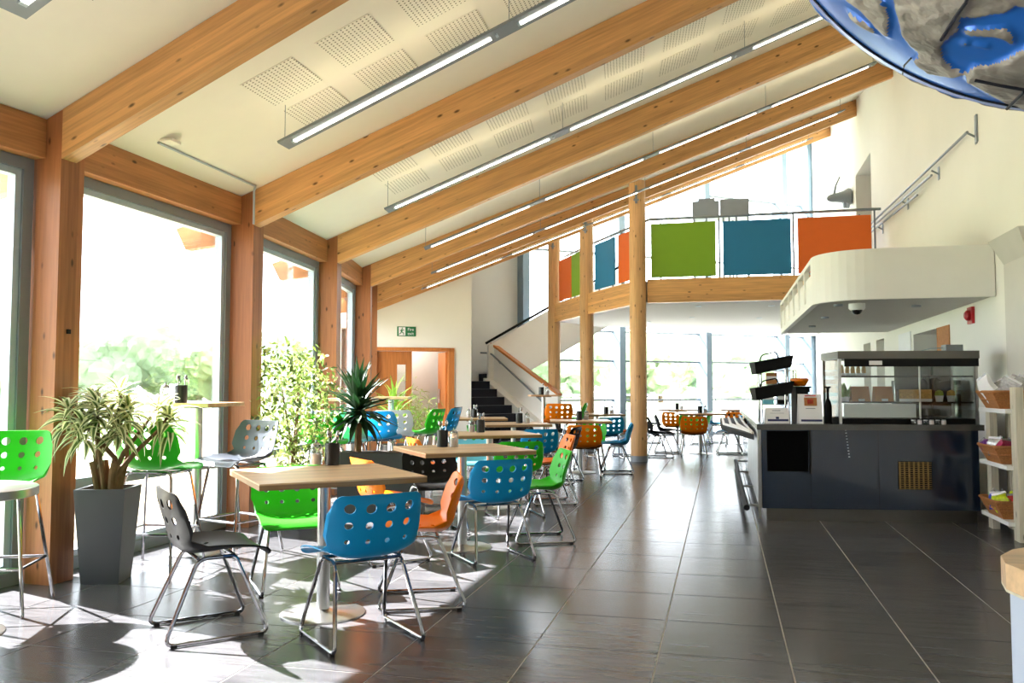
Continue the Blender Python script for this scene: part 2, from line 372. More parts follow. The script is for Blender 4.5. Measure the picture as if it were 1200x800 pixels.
# ------------------------------------------------------------------ beams, posts, eaves timbers
BW, BH = .125, .305
ordn = {-3:'timber roof beam over the back wall', -2:'timber roof beam behind the viewer', -1:'timber roof beam beyond the top left corner',
        0:'nearest sloping timber roof beam, largest in view at top left', 1:'second sloping timber roof beam, springing from the second window post',
        2:'third sloping timber roof beam, running up behind the blue globe', 3:'fourth sloping timber roof beam, just above the round timber poles',
        4:'fifth sloping timber roof beam, meeting the white wall above the gallery', 5:'farthest sloping timber roof beam, above the white wall with the exit sign'}
for k in range(-3, 6):
    a = phi(k); L = (rwall(a)+.02-R0)/math.cos(slope); t = BH*math.tan(slope)
    mb = MB(); w = BW/2; e = .05
    mb.hexa([(-t,-w,-BH),(L-t,-w,-BH),(L-t,w,-BH),(-t,w,-BH),(0,-w,0),(L,-w,0),(L,w,0),(0,w,0)])
    o = mb.build('roof_beam', M['beam']); p = pol(R0, a, Z_EAVE)
    o.matrix_world = Matrix.Translation(p) @ Matrix.Rotation(a, 4, 'Z') @ Matrix.Rotation(-slope, 4, 'Y')
    # long-axis sheared so the lower end stands plumb on the post
    tag(o, ordn[k], 'beam', 'glulam roof beams')
    # post (two laminated members)
    mb = MB(); mb.hexa([(-.2,-BW/2,0),(-.002,-BW/2,0),(-.002,.135,0),(-.2,.135,0),(-.2,-BW/2,Z_EAVE-.085),(-.002,-BW/2,Z_EAVE-.003),(-.002,.135,Z_EAVE-.003),(-.2,.135,Z_EAVE-.085)])
    pl = {0:'tall timber window post behind the grey square planter', 1:'timber window post behind the variegated fig tree', 2:'timber window post left of the dark spiky plant',
          3:'timber window post beside the white wall, third from the planter', 4:'slim timber window post touching the white exit wall'}.get(k, {-3:'timber window post in the corner behind the viewer',-2:'timber window post behind the viewer, next to the corner post',-1:'timber window post just outside the left picture edge',5:'timber post at the inner corner of the exit wall'}.get(k))
    root = thing('window_post', pl, 'post', pol(R0, a), a, 'window posts')
    mb.build('post_main', M['post'], root)
    MB().box(-.36, -.202, -BW/2+.03, .105, 0, Z_EAVE-.16).build('post_outer', M['post'], root)
    if k == 0: MB().box(-.002,.008,.02,.05,1.62,1.65).build('bolt_plate', M['dark'], root)
    if k < 5:
        # rafter tail outside
        mb = MB(); w2 = .055
        mb.hexa([(-.72,-w2,-.50),(-.37,-w2,-.46),(-.37,w2,-.46),(-.72,w2,-.50),(-.82,-w2,-.30),(-.37,-w2,-.14),(-.37,w2,-.14),(-.82,w2,-.30)])
        mb.build('rafter_tail', M['header'], root, (0, .04, Z_EAVE-.03))

def bay_frame(k):
    """local frame of a window bay: origin on the left post line, x along the bay, y outwards"""
    A = pol(R0-.12, phi(k)); B = pol(R0-.12, phi(k+1)); d = (B-A); L = d.length; d.normalize()
    return A, math.atan2(d.y, d.x), L
wn = 0
for k in range(-3, 5):
    A, ang, L = bay_frame(k); x0, x1 = .145, L-.07
    # local +x along the bay, local +y outwards (away from hall)
    h = MB(); h.hexa([(x0,0,2.78),(x1,0,2.78),(x1,.16,2.78),(x0,.16,2.78),(x0,0,3.04),(x1,0,3.04),(x1,.16,2.975),(x0,.16,2.975)])
    o = h.build('eaves_beam', M['header'], None, A, ang); tag(o, {0:'timber header above the big window behind the planter', 1:'timber header above the window behind the fig tree',
        -1:'timber header at the top left edge of the picture', 2:'timber header above the third narrow window', 3:'timber header above the fourth narrow window'}.get(k, {-3:'timber header over the rearmost window behind the viewer',-2:'timber header over the window beside the viewer',4:'timber header above the last window slit at the exit wall'}.get(k)), 'header beam', 'eaves beams')
    wn += 1
    f = MB(); y0, y1 = .1, .2; fw = .075
    f.box(x0, x1, y0, y1, 2.70, 2.778); f.box(x0, x1, y0, y1, .0, .085)
    f.box(x0, x0+fw, y0, y1, .085, 2.70); f.box(x1-fw, x1, y0, y1, .085, 2.70)
    root = f.build('window_%d' % wn, M['alu'], None, A, ang)
    tag(root, {0:'large clear window in grey frame behind the planter and green stool', 1:'clear window in grey frame behind the fig tree', -1:'clear window in grey frame at the left edge behind the round table',
        2:'narrow clear window in grey frame behind the dark spiky plant', 3:'narrowest clear window in grey frame next to the exit wall'}.get(k, {-3:'grey framed window rearmost behind the viewer',-2:'grey framed window beside the viewer',4:'narrow grey framed window slit touching the exit wall'}.get(k)), 'window', kind='structure')
    # inner light beading
    b = MB(); q = .045
    for (u0,u1,v0,v1) in ((x0+fw,x1-fw,2.70-q,2.70),(x0+fw,x1-fw,.085,.085+q),(x0+fw,x0+fw+q,.085+q,2.70-q),(x1-fw-q,x1-fw,.085+q,2.70-q)):
        b.box(u0,u1,y0+.02,y1-.012,v0,v1)
    b.build('glazing_bead', M['alulight'], root)
    if k >= 0:
        MB().box(x0+fw+q, x1-fw-q, y0+.005, y1-.005, .55, .625).build('transom', M['alu'], root)
        MB().box(x0+fw+q, x1-fw-q, .148, .154, .625, 2.70-q).build('pane', M['glass'], root)
        MB().box(x0+fw+q, x1-fw-q, .148, .154, .085+q, .55).build('pane', M['glass'], root)
    else:
        MB().box(x0+fw+q, x1-fw-q, .148, .154, .085+q, 2.70-q).build('pane', M['glass'], root)
    # low outside eave board
    e = MB(); e.hexa([(.1,.205,2.86),(L-.05,.205,2.86),(L-.05,.42,2.78),(.1,.42,2.78),(.1,.205,2.89),(L-.05,.205,2.89),(L-.05,.42,2.81),(.1,.42,2.81)])
    e.build('eave_board', M['alu'], root)

# ------------------------------------------------------------------ walls
def wall_right():
    T = .3; holes = [(16.25, 18.0, 3.16, 5.5), (13.75, 15.0, .0, 2.05), (16.3, 17.2, 0., 2.1), (11.75, 12.9, 0., 2.02)]
    holes = [(16.25,18.0,3.16,5.5),(15.35,16.1,.0,2.1),(16.7,17.5,0.,2.1),(11.75,13.1,0.,2.02)]
    ys = sorted({-6.2, 27.2}|{v for h_ in holes for v in h_[:2]}|{-3.,0.,3.,6.,9.,20.,23.})
    b = MB()
    def zt(y):
        return Z_EAVE+SL*(math.hypot(WX-CX, y-CY)-R0)+.16
    for y0, y1 in zip(ys[:-1], ys[1:]):
        ym = (y0+y1)/2; spans = [(0., None)]
        cut = sorted((h_[2], h_[3]) for h_ in holes if h_[0] <= ym <= h_[1])
        segs = []; z = -.3
        for c0, c1 in cut:
            if c0 > z: segs.append((z, c0))
            z = c1
        segs.append((z, None))
        for s0, s1 in segs:
            a0 = s1 if s1 is not None else zt(y0); a1 = s1 if s1 is not None else zt(y1)
            b.hexa([(WX,y0,s0),(WX+T,y0,s0),(WX+T,y1,s0),(WX,y1,s0),(WX,y0,a0),(WX+T,y0,a0),(WX+T,y1,a1),(WX,y1,a1)])
    o = b.build('wall_right', M['wall']); tag(o, 'tall plain white wall on the right above and behind the counter', 'wall', kind='structure')
wall_right()
# rooms seen through the openings of the right wall
mb = MB(); mb.box(WX+1.6, WX+1.7, 11.2, 19., -.1, 6.2); mb.box(WX+.3, WX+1.7, 11.1, 11.2, -.1, 6.2); mb.box(WX+.3, WX+1.7, 19., 19.1, -.1, 6.2)
mb.box(WX+.3, WX+1.7, 11.1, 19.1, -.1, -.0); mb.box(WX+.3, WX+1.7, 11.1, 19.1, 2.4, 2.5); mb.box(WX+.3, WX+1.7, 11.1, 19.1, 6.2, 6.3)
o = mb.build('wall_backroom', M['wall']); tag(o, 'pale inner wall glimpsed through the doorways behind the counter', 'wall', kind='structure')

def radial_wall(a, r0, r1, z0, zt, holes, name, m, T=.2, label='', nseg=1):
    """vertical wall along a radius; holes (r0,r1,z0,z1); far side towards +angle"""
    b = MB(); rs = sorted({r0, r1}|{v for h_ in holes for v in h_[:2]})
    for ra, rb in zip(rs[:-1], rs[1:]):
        rm = (ra+rb)/2; z = z0; segs = []
        for h_ in sorted(h_ for h_ in holes if h_[0] <= rm <= h_[1]):
            if h_[2] > z: segs.append((z, h_[2]))
            z = h_[3]
        segs.append((z, None))
        for s0, s1 in segs:
            ta = s1 if s1 is not None else zt(ra); tb = s1 if s1 is not None else zt(rb)
            b.hexa([(ra-R0,0,s0),(rb-R0,0,s0),(rb-R0,T,s0),(ra-R0,T,s0),(ra-R0,0,ta),(rb-R0,0,tb),(rb-R0,T,tb),(ra-R0,T,ta)])
    o = b.build(name, m, None, pol(R0, a), a); tag(o, label, 'wall', kind='structure'); return o
# back wall behind the viewer
radial_wall(phi(K0)-rad(.3), R0-.4, rwall(phi(K0))+.2, -.3, lambda r: zroof(r)+.1, [], 'wall_back', M['wall'], -.2, 'white wall behind the viewer')
# white wall with the exit sign, under the farthest beam
EW = 2.17    # its length from the eaves
a5 = phi(5)
D0, D1 = .12, 1.80
radial_wall(a5, R0-.2, R0+EW, -.3, lambda r: zroof(r)-.33, [(R0+D0, R0+D1, -.3, 2.10)], 'wall_exit', M['wall'], .22, 'white wall with fire exit sign above a brown double door')
# solid return where the eaves wall closes the last bay
A, ang, L = bay_frame(5)
o = MB().box(-.1, L+.1, 0, .2, -.3, 3.1).build('wall_left', M['white'], None, A, ang); tag(o, 'white outer wall closing the stair bay', 'wall', kind='structure')
# far end: solid strip then glazing
a6 = phi(6)
GS = [4.35, 7.1, 9.83, 12.55, 13.5]
radial_wall(a6, R0-.2, R0+GS[0], -.3, lambda r: zroof(r)+.1, [], 'wall_far', M['wall'], .2, 'pale wall beside the stair at the far end')
root = thing('window_%d' % (wn+1), 'tall far glazing in grey frames behind the gallery and the far tables', 'window', pol(R0, a6), a6, kind='structure')
for i, s in enumerate(GS):
    zt = zroof(R0+s)
    MB().box(s-.09, s+.09, -.34, .06, 0, zt).build('mullion', M['bluegrey'], root)
    MB().box(s-.1, s+.1, .06, .12, 0, zt).build('mullion_cap', M['alu'], root)
for i in range(len(GS)-1):
    s0, s1 = GS[i]+.09, GS[i+1]-.09
    zz = [0., .93, 1.95, 2.72, 4.75, 6.6]
    for j, z in enumerate(zz):
        if z+.05 < zroof(R0+s0): MB().box(s0, s1, -.02, .05, z, z+(.05 if z else .08)).build('transom', M['alu'], root)
    ends = zz[1:]+[20.]
    for z0, z1 in zip(zz, ends):
        za = min(z1, zroof(R0+s0)); zb = min(z1, zroof(R0+s1)); z0b = z0+.06
        if za <= z0b+.1: continue
        MB().hexa([(s0,.01,z0b),(s1,.01,z0b),(s1,.018,z0b),(s0,.018,z0b),(s0,.01,za),(s1,.01,zb),(s1,.018,zb),(s0,.018,za)]).build('pane', M['glass'], root)

# exit door
dr = thing('door_1', 'brown veneered double door standing half open under the exit sign', 'door', pol(R0, a5), a5, kind='structure')
f = MB(); f.box(D0, D0+.07, -.03, .25, 0, 2.09); f.box(D1-.12, D1-.002, -.03, .25, 0, 2.09); f.box(D0, D1, -.03, .25, 2.03, 2.1); f.build('door_frame', M['door'], dr)
lf = MB(); x0, x1 = D0+.075, D0+.80; g0, g1, gz0, gz1 = x0+.42, x0+.60, 1.0, 1.75
lf.box(x0, g0, .05, .095, .01, 2.02); lf.box(g1, x1, .05, .095, .01, 2.02); lf.box(g0, g1, .05, .095, .01, gz0); lf.box(g0, g1, .05, .095, gz1, 2.02)
leaf = lf.build('door_leaf', M['door'], dr); MB().box(g0, g1, .068, .076, gz0, gz1).build('vision_pane', M['cabglass'], leaf)
lf = MB(); lf.box(D1-.165, D1-.125, .1, .82, .01, 2.02); leaf = lf.build('door_leaf', M['door'], dr)
MB().tube([(D1-.185,.62,.95),(D1-.185,.62,1.25)], .012).build('door_handle', M['steel'], leaf)
# lobby behind the door
mb = MB(); mb.box(-.6, 2.0, 1.05, 1.12, 0, 2.6); mb.box(-.6, -.5, .22, 1.05, 0, 2.6); mb.box(1.95, 2.05, .22, 1.12, 0, 2.6); mb.box(-.6, 2.05, .22, 1.12, 2.5, 2.6)
o = mb.build('wall_lobby', M['white'], None, pol(R0, a5), a5); tag(o, 'white lobby wall seen through the half open door', 'wall', kind='structure')

ll = thing('lobby_fill_light', 'hidden round fill light added to brighten the lobby behind the door', 'ceiling light', pol(R0, a5)+Vector((.9*math.cos(a5)-.62*math.sin(a5), .9*math.sin(a5)+.62*math.cos(a5), 2.49)))  # added fill light, out of sight, brightens the dark lobby
MB().lathe([(.2,0),(.2,-.03),(.15,-.05)], 20).build('fill_disc', M['lobbyfill'], ll)
MB().lathe([(.215,0),(.215,-.015)], 20).build('rim', M['white'], ll)
def text_mesh(body, size, name, m, parent, matrix, ext=.001):
    cu = bpy.data.curves.new(name, 'FONT'); cu.body = body; cu.size = size; cu.extrude = ext; cu.align_x = 'CENTER'; cu.align_y = 'CENTER'
    to = bpy.data.objects.new('tmp', cu); COL.objects.link(to)
    dg = bpy.context.evaluated_depsgraph_get(); me = bpy.data.meshes.new_from_object(to.evaluated_get(dg))
    bpy.data.objects.remove(to); me.materials.clear(); me.materials.append(m)
    o = link(name, me, parent); o.matrix_local = matrix; return o
# exit sign
es = thing('exit_sign', 'green fire exit sign with white running figure above the brown door', 'sign', pol(R0, a5, 2.43), a5)
MB().box(.60, .99, -.012, -.002, -.1, .1).build('sign_board', M['signgreen'], es)
fig = MB(); fig.box(.63,.77,-.0135,-.012,-.085,.085); fig.build('figure_field', M['paper'], es)
rn = MB()
rn.lathe([(.001,0),(.014,0)], 10, (0,0,0), False)
rn = MB(); y = -.0150
def q2(p, w, b=rn):
    (xa,za),(xb,zb) = p; d = Vector((xb-xa, zb-za)).normalized(); n = Vector((-d.y, d.x))*w/2
    b.hexa([(xa-n.x,y,za-n.y),(xb-n.x,y,zb-n.y),(xb-n.x,y+.0015,zb-n.y),(xa-n.x,y+.0015,za-n.y),(xa+n.x,y,za+n.y),(xb+n.x,y,zb+n.y),(xb+n.x,y+.0015,zb+n.y),(xa+n.x,y+.0015,za+n.y)])
for p, w in ((((.700,.045),(.690,-.01)),.03),(((.700,.035),(.745,.02)),.014),(((.700,.035),(.660,.01)),.014),(((.690,-.01),(.730,-.035)),.016),(((.730,-.035),(.735,-.075)),.014),(((.690,-.01),(.665,-.045)),.016),(((.665,-.045),(.635,-.06)),.014),(((.703,.055),(.709,.075)),.022)): q2(p, w)
rn.build('running_figure', M['signgreen'], es)
rot = Matrix.Rotation(PI/2, 4, 'X')
text_mesh('Fire', .085, 'lettering', M['paper'], es, Matrix.Translation((.88, -.0135, .04)) @ rot)
text_mesh('exit', .085, 'lettering', M['paper'], es, Matrix.Translation((.88, -.0135, -.045)) @ rot)

# ------------------------------------------------------------------ gallery
GZ0, GZ1 = 2.75, 3.16
edge = [(2.645, 15.02), (-1.35, 15.02), (-2.62, 17.1), (-3.66, 19.0)]
sd6 = Vector((math.cos(a6), math.sin(a6)))
gp = lambda s, o=0.: (CX+R0*math.cos(a6)+s*sd6.x-(-sd6.y)*(-o)*0+o*sd6.y, CY+R0*math.sin(a6)+s*sd6.y-o*sd6.x)   # o = distance in front of the glazing
slab = edge[::-1]+[(2.645, 15.02)]
poly = [(2.645,15.08), (2.645, 26.1), gp(13.6,.4), gp(7.2,.4), gp(7.2,1.5), (-2.95,20.7), (-3.60,19.02), (-2.56,17.16), (-1.31,15.08)]
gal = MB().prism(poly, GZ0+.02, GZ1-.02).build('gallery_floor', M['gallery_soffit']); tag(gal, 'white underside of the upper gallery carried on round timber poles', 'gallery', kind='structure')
for x, y in ((-.4,16.0),(.9,16.2),(-.6,18.5),(.8,19.0),(1.9,17.5),(-1.6,19.5)): MB().lathe([(.06,-.008),(.06,.0)], 14, (x,y,GZ0+.02)).build('downlight', M['alulight'], gal)
mb = MB()
def beam2d(b, p, q, w, z0, z1):
    p = Vector(p); q = Vector(q); d = (q-p).normalized(); n = Vector((-d.y, d.x))*w/2
    b.hexa([(p.x-n.x,p.y-n.y,z0),(q.x-n.x,q.y-n.y,z0),(q.x+n.x,q.y+n.y,z0),(p.x+n.x,p.y+n.y,z0),(p.x-n.x,p.y-n.y,z1),(q.x-n.x,q.y-n.y,z1),(q.x+n.x,q.y+n.y,z1),(p.x+n.x,p.y+n.y,z1)])
def local_beam(name, p, q, w, z0, z1, m, label=None, cat=None, group=None, parent=None):
    p = Vector(p); q = Vector(q); d = q-p; b = MB(); b.box(0, d.length, -w/2, w/2, z0, z1)
    o = b.build(name, m, parent, (p.x, p.y, 0), math.atan2(d.y, d.x))
    if label: tag(o, label, cat, group)
    return o
local_beam('gallery_edge_beam', (-1.24, 15.02), edge[0], .12, GZ0, GZ1, M['beam'], 'straight timber edge beam below the green, blue and orange gallery boards', 'beam', 'gallery beams')
local_beam('gallery_edge_beam', (-2.54, 16.97), (-1.43, 15.15), .12, GZ0, GZ1, M['beam'], 'timber gallery edge beam between the two nearer round poles', 'beam', 'gallery beams')
local_beam('gallery_edge_beam', (-3.59, 18.87), (-2.70, 17.25), .12, GZ0, GZ1, M['beam'], 'timber gallery edge beam between the two farther round poles', 'beam', 'gallery beams')
# round timber poles
for (x, y), lab, r in ((( -1.41, 14.98), 'nearest round timber pole, standing clear on the tiled floor', .145), ((-2.64, 17.1), 'middle round timber pole behind the right row of tables', .14), ((-3.68, 19.0), 'farthest round timber pole beside the stair', .14)):
    root = thing('timber_pole', lab, 'pole', (x, y, 0), 0, 'round timber poles')
    zt = zroof(math.hypot(x-CX, y-CY)-r)-.005
    MB().lathe([(r*.98,.1),(r,.3),(r,zt)], 24).build('pole_shaft', M['round'], root, smooth=True)
    MB().lathe([(r+.004,0),(r+.004,.1)], 24).build('pole_shoe', M['alu'], root, smooth=True)
    b = MB(); b.box(-.02,.02,-r-.012,r+.012, zt-.42, zt-.1)
    for sx in (-1,1):
        for z in (zt-.36, zt-.22): b.box(-.035*sx-.012, -.035*sx+.012, -r-.02, -r+.01, z-.012, z+.012)
    b.build('steel_bracket', M['alu'], root)
# gallery boards and rail
def board(x0, y0, x1, y1, z0, z1, m, label):
    d = Vector((x1-x0, y1-y0)); root = thing('gallery_board', label, 'board', (x0, y0, 0), math.atan2(d.y, d.x), 'coloured gallery boards')
    MB().box(0, d.length, -.012, .012, z0, z1).build('board_face', m, root)
    for t in (.15, .85): MB().box(d.length*t-.012, d.length*t+.012, .012, .04, GZ1, z1+.02).build('bracket', M['alu'], root)
board(-1.18, 15.06, -.07, 15.06, 3.2, 4.15, M['pgreen'], 'large lime green board on the gallery front')
board(.05, 15.06, 1.17, 15.06, 3.2, 4.14, M['pblue'], 'large blue board in the middle of the gallery front')
board(1.28, 15.06, 2.44, 15.06, 3.2, 4.14, M['porange'], 'large orange board at the right end of the gallery front')
e1, e2, e3 = Vector(edge[1]), Vector(edge[2]), Vector(edge[3])
BUT = .16
def on(p, q, t): v = p+(q-p)*t; return v.x+.02, v.y+.02
for p, q, t0, t1, m, lab in ((e2, e1, .60, .87, 'porange', 'narrow orange board between the two nearer round poles'), (e2, e1, .14, .52, 'pblue', 'narrow blue board between the two nearer round poles'),
                             (e3, e2, .52, .82, 'pgreen', 'narrow green board between the two farther round poles'), (e3, e2, .12, .50, 'porange', 'narrow rust orange board beside the farthest pole')):
    a_ = on(p, q, t0); b_ = on(p, q, t1); board(a_[0], a_[1], b_[0], b_[1], 3.22, 4.12, M[m], lab)
rail = thing('gallery_rail', 'thin grey metal handrail running along the top of the gallery boards', 'handrail', (0,0,0))
MB().tube([(2.62,15.2,4.26),(-1.22,15.2,4.26),(-2.42,17.2,4.26),(-3.46,19.1,4.26)], .024).build('rail_tube', M['alu'], rail)
for x, y in ((-.01,15.2),(1.22,15.2),(2.52,15.2),(-1.82,16.2),(-2.94,18.15)):
    MB().tube([(x,y,GZ1),(x,y,4.26)], .016, 6).build('rail_post', M['alu'], rail)

# white rounded balcony over the counter
def rounded(x0, x1, y0, y1, r, n=10):
    pts = [(x1, y0), (x1, y1), (x0, y1)]
    for i in range(n+1):
        a = PI+ (PI/2)*i/n; pts.append((x0+r+r*math.cos(a), y0+r+r*math.sin(a)))
    return pts
bx0, bx1, by0, by1, bz0, bz1 = .97, 2.64, 9.30, 14.95, 2.17, 2.69
bal = thing('balcony', 'white balcony with a rounded corner hanging over the serving counter', 'balcony', (1.8, 12, bz0))
off = Matrix.Translation((-1.8, -12, -bz0))
def bl(b, name, m, smooth=False):
    o = b.build(name, m, bal, smooth=smooth); o.location = (-1.8, -12, -bz0); return o
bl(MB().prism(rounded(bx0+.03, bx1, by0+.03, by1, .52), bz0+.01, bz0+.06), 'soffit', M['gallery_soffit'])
# curved front upstand
outer = rounded(bx0, bx1, by0, by1, .55)[2:]; inner = rounded(bx0+.06, bx1, by0+.06, by1, .5)[2:]
cur = MB(); pts_o = [p for p in outer if p[1] < by0+.70]+[(bx1, by0)]; pts_i = [p for p in inner if p[1] < by0+.70]+[(bx1, by0+.06)]
for i in range(len(pts_o)-1):
    a, b_, c, d = pts_o[i], pts_o[i+1], pts_i[i+1], pts_i[i]
    cur.hexa([(a[0],a[1],bz0),(b_[0],b_[1],bz0),(c[0],c[1],bz0),(d[0],d[1],bz0),(a[0],a[1],bz1),(b_[0],b_[1],bz1),(c[0],c[1],bz1),(d[0],d[1],bz1)])
bl(cur, 'front_upstand', M['white'])
ys = by0+.55
bl(MB().box(bx0, bx0+.06, ys, by1, bz0, bz0+.08), 'side_kerb', M['white'])
bl(MB().box(bx0, bx0+.06, ys, by1, bz1-.05, bz1), 'side_cap', M['white'])
for i in range(7):
    y = ys+i*(by1-ys-.08)/6; bl(MB().box(bx0, bx0+.06, y, y+.08, bz0+.08, bz1-.05), 'side_post', M['white'])
for i in range(6):
    w_ = (by1-ys-.08)/6; y = ys+i*w_+.08
    bl(MB().box(bx0+.02, bx0+.04, y, y+w_-.08, bz0+.08, bz1-.16), 'side_panel', M['white'])
for x, y in ((1.25, 9.9),(2.1, 10.2),(1.3, 11.6),(1.3,13.2)):
    bl(MB().lathe([(.05,-.012),(.05,.012)], 14, (x,y,bz0)), 'downlight', M['alu'])
# camera dome under the balcony
cdm = thing('security_camera', 'white dome security camera under the balcony', 'camera', (1.42, 9.75, bz0-.001))
MB().lathe([(.085,0),(.085,-.05),(.07,-.07)], 20).build('housing', M['white'], cdm, smooth=True)
MB().lathe([(.055,-.07),(.05,-.09),(.03,-.112),(.004,-.118)], 20).build('dome', M['pglass'], cdm, smooth=True)

# ------------------------------------------------------------------ stair
nw = Vector((-3.45, 18.15)); ld = Vector((-5.2, 19.3)); dn = (ld-nw).normalized(); pn = Vector((dn.y, -dn.x))   # pn points right/back
lft = -pn
st = thing('staircase', 'dark carpeted stair with solid white balustrades turning up to the gallery', 'staircase', (nw.x, nw.y, 0), math.atan2(dn.y, dn.x))
# local frame: x up the flight, y to the left of travel (towards the exit wall)
FL = (ld-nw).length; NS = 8; RZ = 1.42/NS; GO = (FL-.1)/NS
sgn = 1
for i in range(NS):
    b = MB(); x = .12+i*GO; b.box(x, x+GO+.03, .30, 1.3, 0, RZ*(i+1)); b.build('step', M['carpet'], st)
    MB().box(x-.01, x+.035, .30, 1.3, RZ*(i+1), RZ*(i+1)+.006).build('nosing', M['alu'], st)
MB().box(.12+NS*GO, .12+NS*GO+1.3, -.2, 1.25, 1.2, 1.42).build('landing', M['carpet'], st)
b = MB(); b.hexa([(-.06,-.06,0),(FL,-.06,0),(FL,.05,0),(-.06,.05,0),(-.06,-.06,1.10),(FL,-.06,2.28),(FL,.05,2.28),(-.06,.05,1.10)]); b.build('balustrade', M['white'], st)
b = MB(); b.hexa([(-.08,-.075,1.10),(FL+.02,-.075,2.28),(FL+.02,.065,2.28),(-.08,.065,1.10),(-.08,-.075,1.15),(FL+.02,-.075,2.33),(FL+.02,.065,2.33),(-.08,.065,1.15)]); b.build('timber_capping', M['door'], st)
b = MB(); b.hexa([(.0,.05,0),(FL,.05,0),(FL,.298,0),(.0,.298,0),(.0,.05,.30),(FL,.05,1.50),(FL,.298,1.50),(.0,.298,.30)]); b.build('stair_string', M['white'], st)
MB().tube(fillet([(-.02,.12,.72),(.2,.12,.88),(FL-.05,.12,2.08),(FL+.3,.12,2.1)],.1), .02).build('handrail', M['alu'], st)
for t in (.15,.5,.85): MB().tube([(FL*t,.12,.8+1.28*t),(FL*t,.05,.74+1.28*t)], .01, 6).build('rail_bracket', M['alu'], st)
# upper flight beside the glazing
ud = Vector((math.cos(a6), math.sin(a6))); U0 = ld.copy(); UL = 2.95
UM = (Matrix.Translation((nw.x,nw.y,0)) @ Matrix.Rotation(math.atan2(dn.y,dn.x),4,'Z')).inverted() @ Matrix.Translation((U0.x,U0.y,0)) @ Matrix.Rotation(a6,4,'Z')
def ub(b, name, m): o = b.build(name, m, st); o.matrix_local = UM; return o
b = MB(); b.hexa([(-.15,-.1,1.15),(UL+.5,-.1,3.0),(UL+.5,.0,3.0),(-.15,.0,1.15),(-.15,-.1,2.26),(UL+.5,-.1,4.28),(UL+.5,.0,4.28),(-.15,.0,2.26)]); ub(b, 'balustrade', M['white'])
b = MB(); b.hexa([(-.15,-.1,1.12),(UL+.2,-.1,2.85),(UL+.2,1.1,2.85),(-.15,1.1,1.12),(-.15,-.1,1.17),(UL+.2,-.1,2.90),(UL+.2,1.1,2.90),(-.15,1.1,1.17)]); ub(b, 'stair_soffit', M['white'])
for i in range(9):
    b = MB(); x = i*UL/9; b.box(x, x+UL/9+.02, .0, 1.1, 1.30+i*.19, 1.42+(i+1)*.19); ub(b, 'step', M['carpet'])
b = MB(); b.tube([(-.2,-.05,2.31),(UL+.5,-.05,4.33)], .03); ub(b, 'dark_handrail', M['dark'])

# ------------------------------------------------------------------ suspended strip lights, one line per bay
bayname = {-1:'near bay at the top left corner', 0:'bay between the first and second beams', 1:'bay between the second and third beams', 2:'bay between the third and fourth beams', 3:'bay between the fourth and fifth beams', 4:'farthest bay'}
for k in range(-2, 5):
    a = phi(k+(.5 if k < 4 else .41)); r0 = R0+.88; r1 = min(rwall(a)-.55, R0+ (9.2 if k > 2 else 7.6)); dz = -.33
    L = (r1-r0)/math.cos(slope)
    root = thing('strip_light', 'long grey suspended strip light in the '+bayname.get(k, 'bay behind the viewer'), 'ceiling light', pol(r0, a, zroof(r0)+dz), a, 'suspended strip lights')
    rt = Matrix.Rotation(-slope, 4, 'Y')
    def part(b, name, m):
        o = b.build(name, m, root); o.matrix_local = rt; return o
    b = MB(); b.box(0, L, -.088, .088, 0, .02)
    chn = part(b, 'channel', M['alu'])
    n = max(1, int(L/1.62)); seg = L/n
    for i in range(n):
        b = MB(); b.box(i*seg+.1, (i+1)*seg-.14, -.021, .021, -.007, -.001); part(b, 'lamp', M['lamp'])
        b = MB(); b.box(i*seg+.1, (i+1)*seg-.1, -.03, .03, .021, .025); part(b, 'uplight', M['uplamp'])
        for sx in (i*seg+.08, (i+1)*seg-.1):
            MB().box(sx, sx+.02, -.024, .024, -.010, 0).build('lamp_holder', M['alulight'], chn)
    for i in range(n+1):
        x = min(L-.05, i*seg+.02); p0 = rt @ Vector((x, 0, .02)); p1 = Vector((p0.x, 0, p0.z+.30))
        MB().tube([p0, p1], .003, 5).build('hanger', M['alu'], root)

# conduit on the ceiling by the second post
cdt = thing('conduit', 'thin grey conduit running along the ceiling edge above the large window', 'conduit', pol(R0, phi(1)))
b = MB(); pts = [pol(R0+.05, phi(.34), zroof(R0+.05)-.006), pol(R0+.05, phi(.94), zroof(R0+.05)-.006), pol(R0+.02, phi(.955), Z_EAVE-.02), pol(R0+.02, phi(.955), Z_EAVE-.33)]
b.tube([p-pol(R0, phi(1)) for p in pts], .011, 6); b.build('conduit_pipe', M['alulight'], cdt)
b = MB(); p = pol(R0+.12, phi(.36), zroof(R0+.12)-.014)-pol(R0, phi(1)); b.box(p.x-.05, p.x+.05, p.y-.06, p.y+.06, p.z-.015, p.z+.005); b.build('junction_box', M['ceil'], cdt)

# ------------------------------------------------------------------ right wall fittings
hr = thing('wall_handrail', 'triple grey metal handrail fixed to the white wall above the balcony', 'handrail', (WX, 13, 4.0))
for j, dz in enumerate((0., -.07, -.14)):
    MB().tube([(-.09, -3.2 if j == 0 else -2.4+j*.8, .0+dz-.03), (-.09, 3.0, .16+dz-.03)], .016, 6).build('rail_tube', M['alu'], hr)
for y in (-3.2, -1.6, .2, 2.2):
    b = MB(); b.box(-.012, -.001, y-.035, y+.035, -.16, .0); b.tube([(-.005, y, -.09), (-.09, y, -.04)], .012, 6); b.build('bracket', M['alu'], hr)
MB().box(-.02, -.001, -3.26, -3.2, -.15, .14).build('end_plate', M['alu'], hr)
al = thing('fire_alarm', 'red fire alarm sounder on the wall under the balcony', 'alarm', (WX-.002, 10.15, 2.05))
MB().box(-.03, 0, -.09, .09, -.09, .09).build('back_box', M['red'], al)
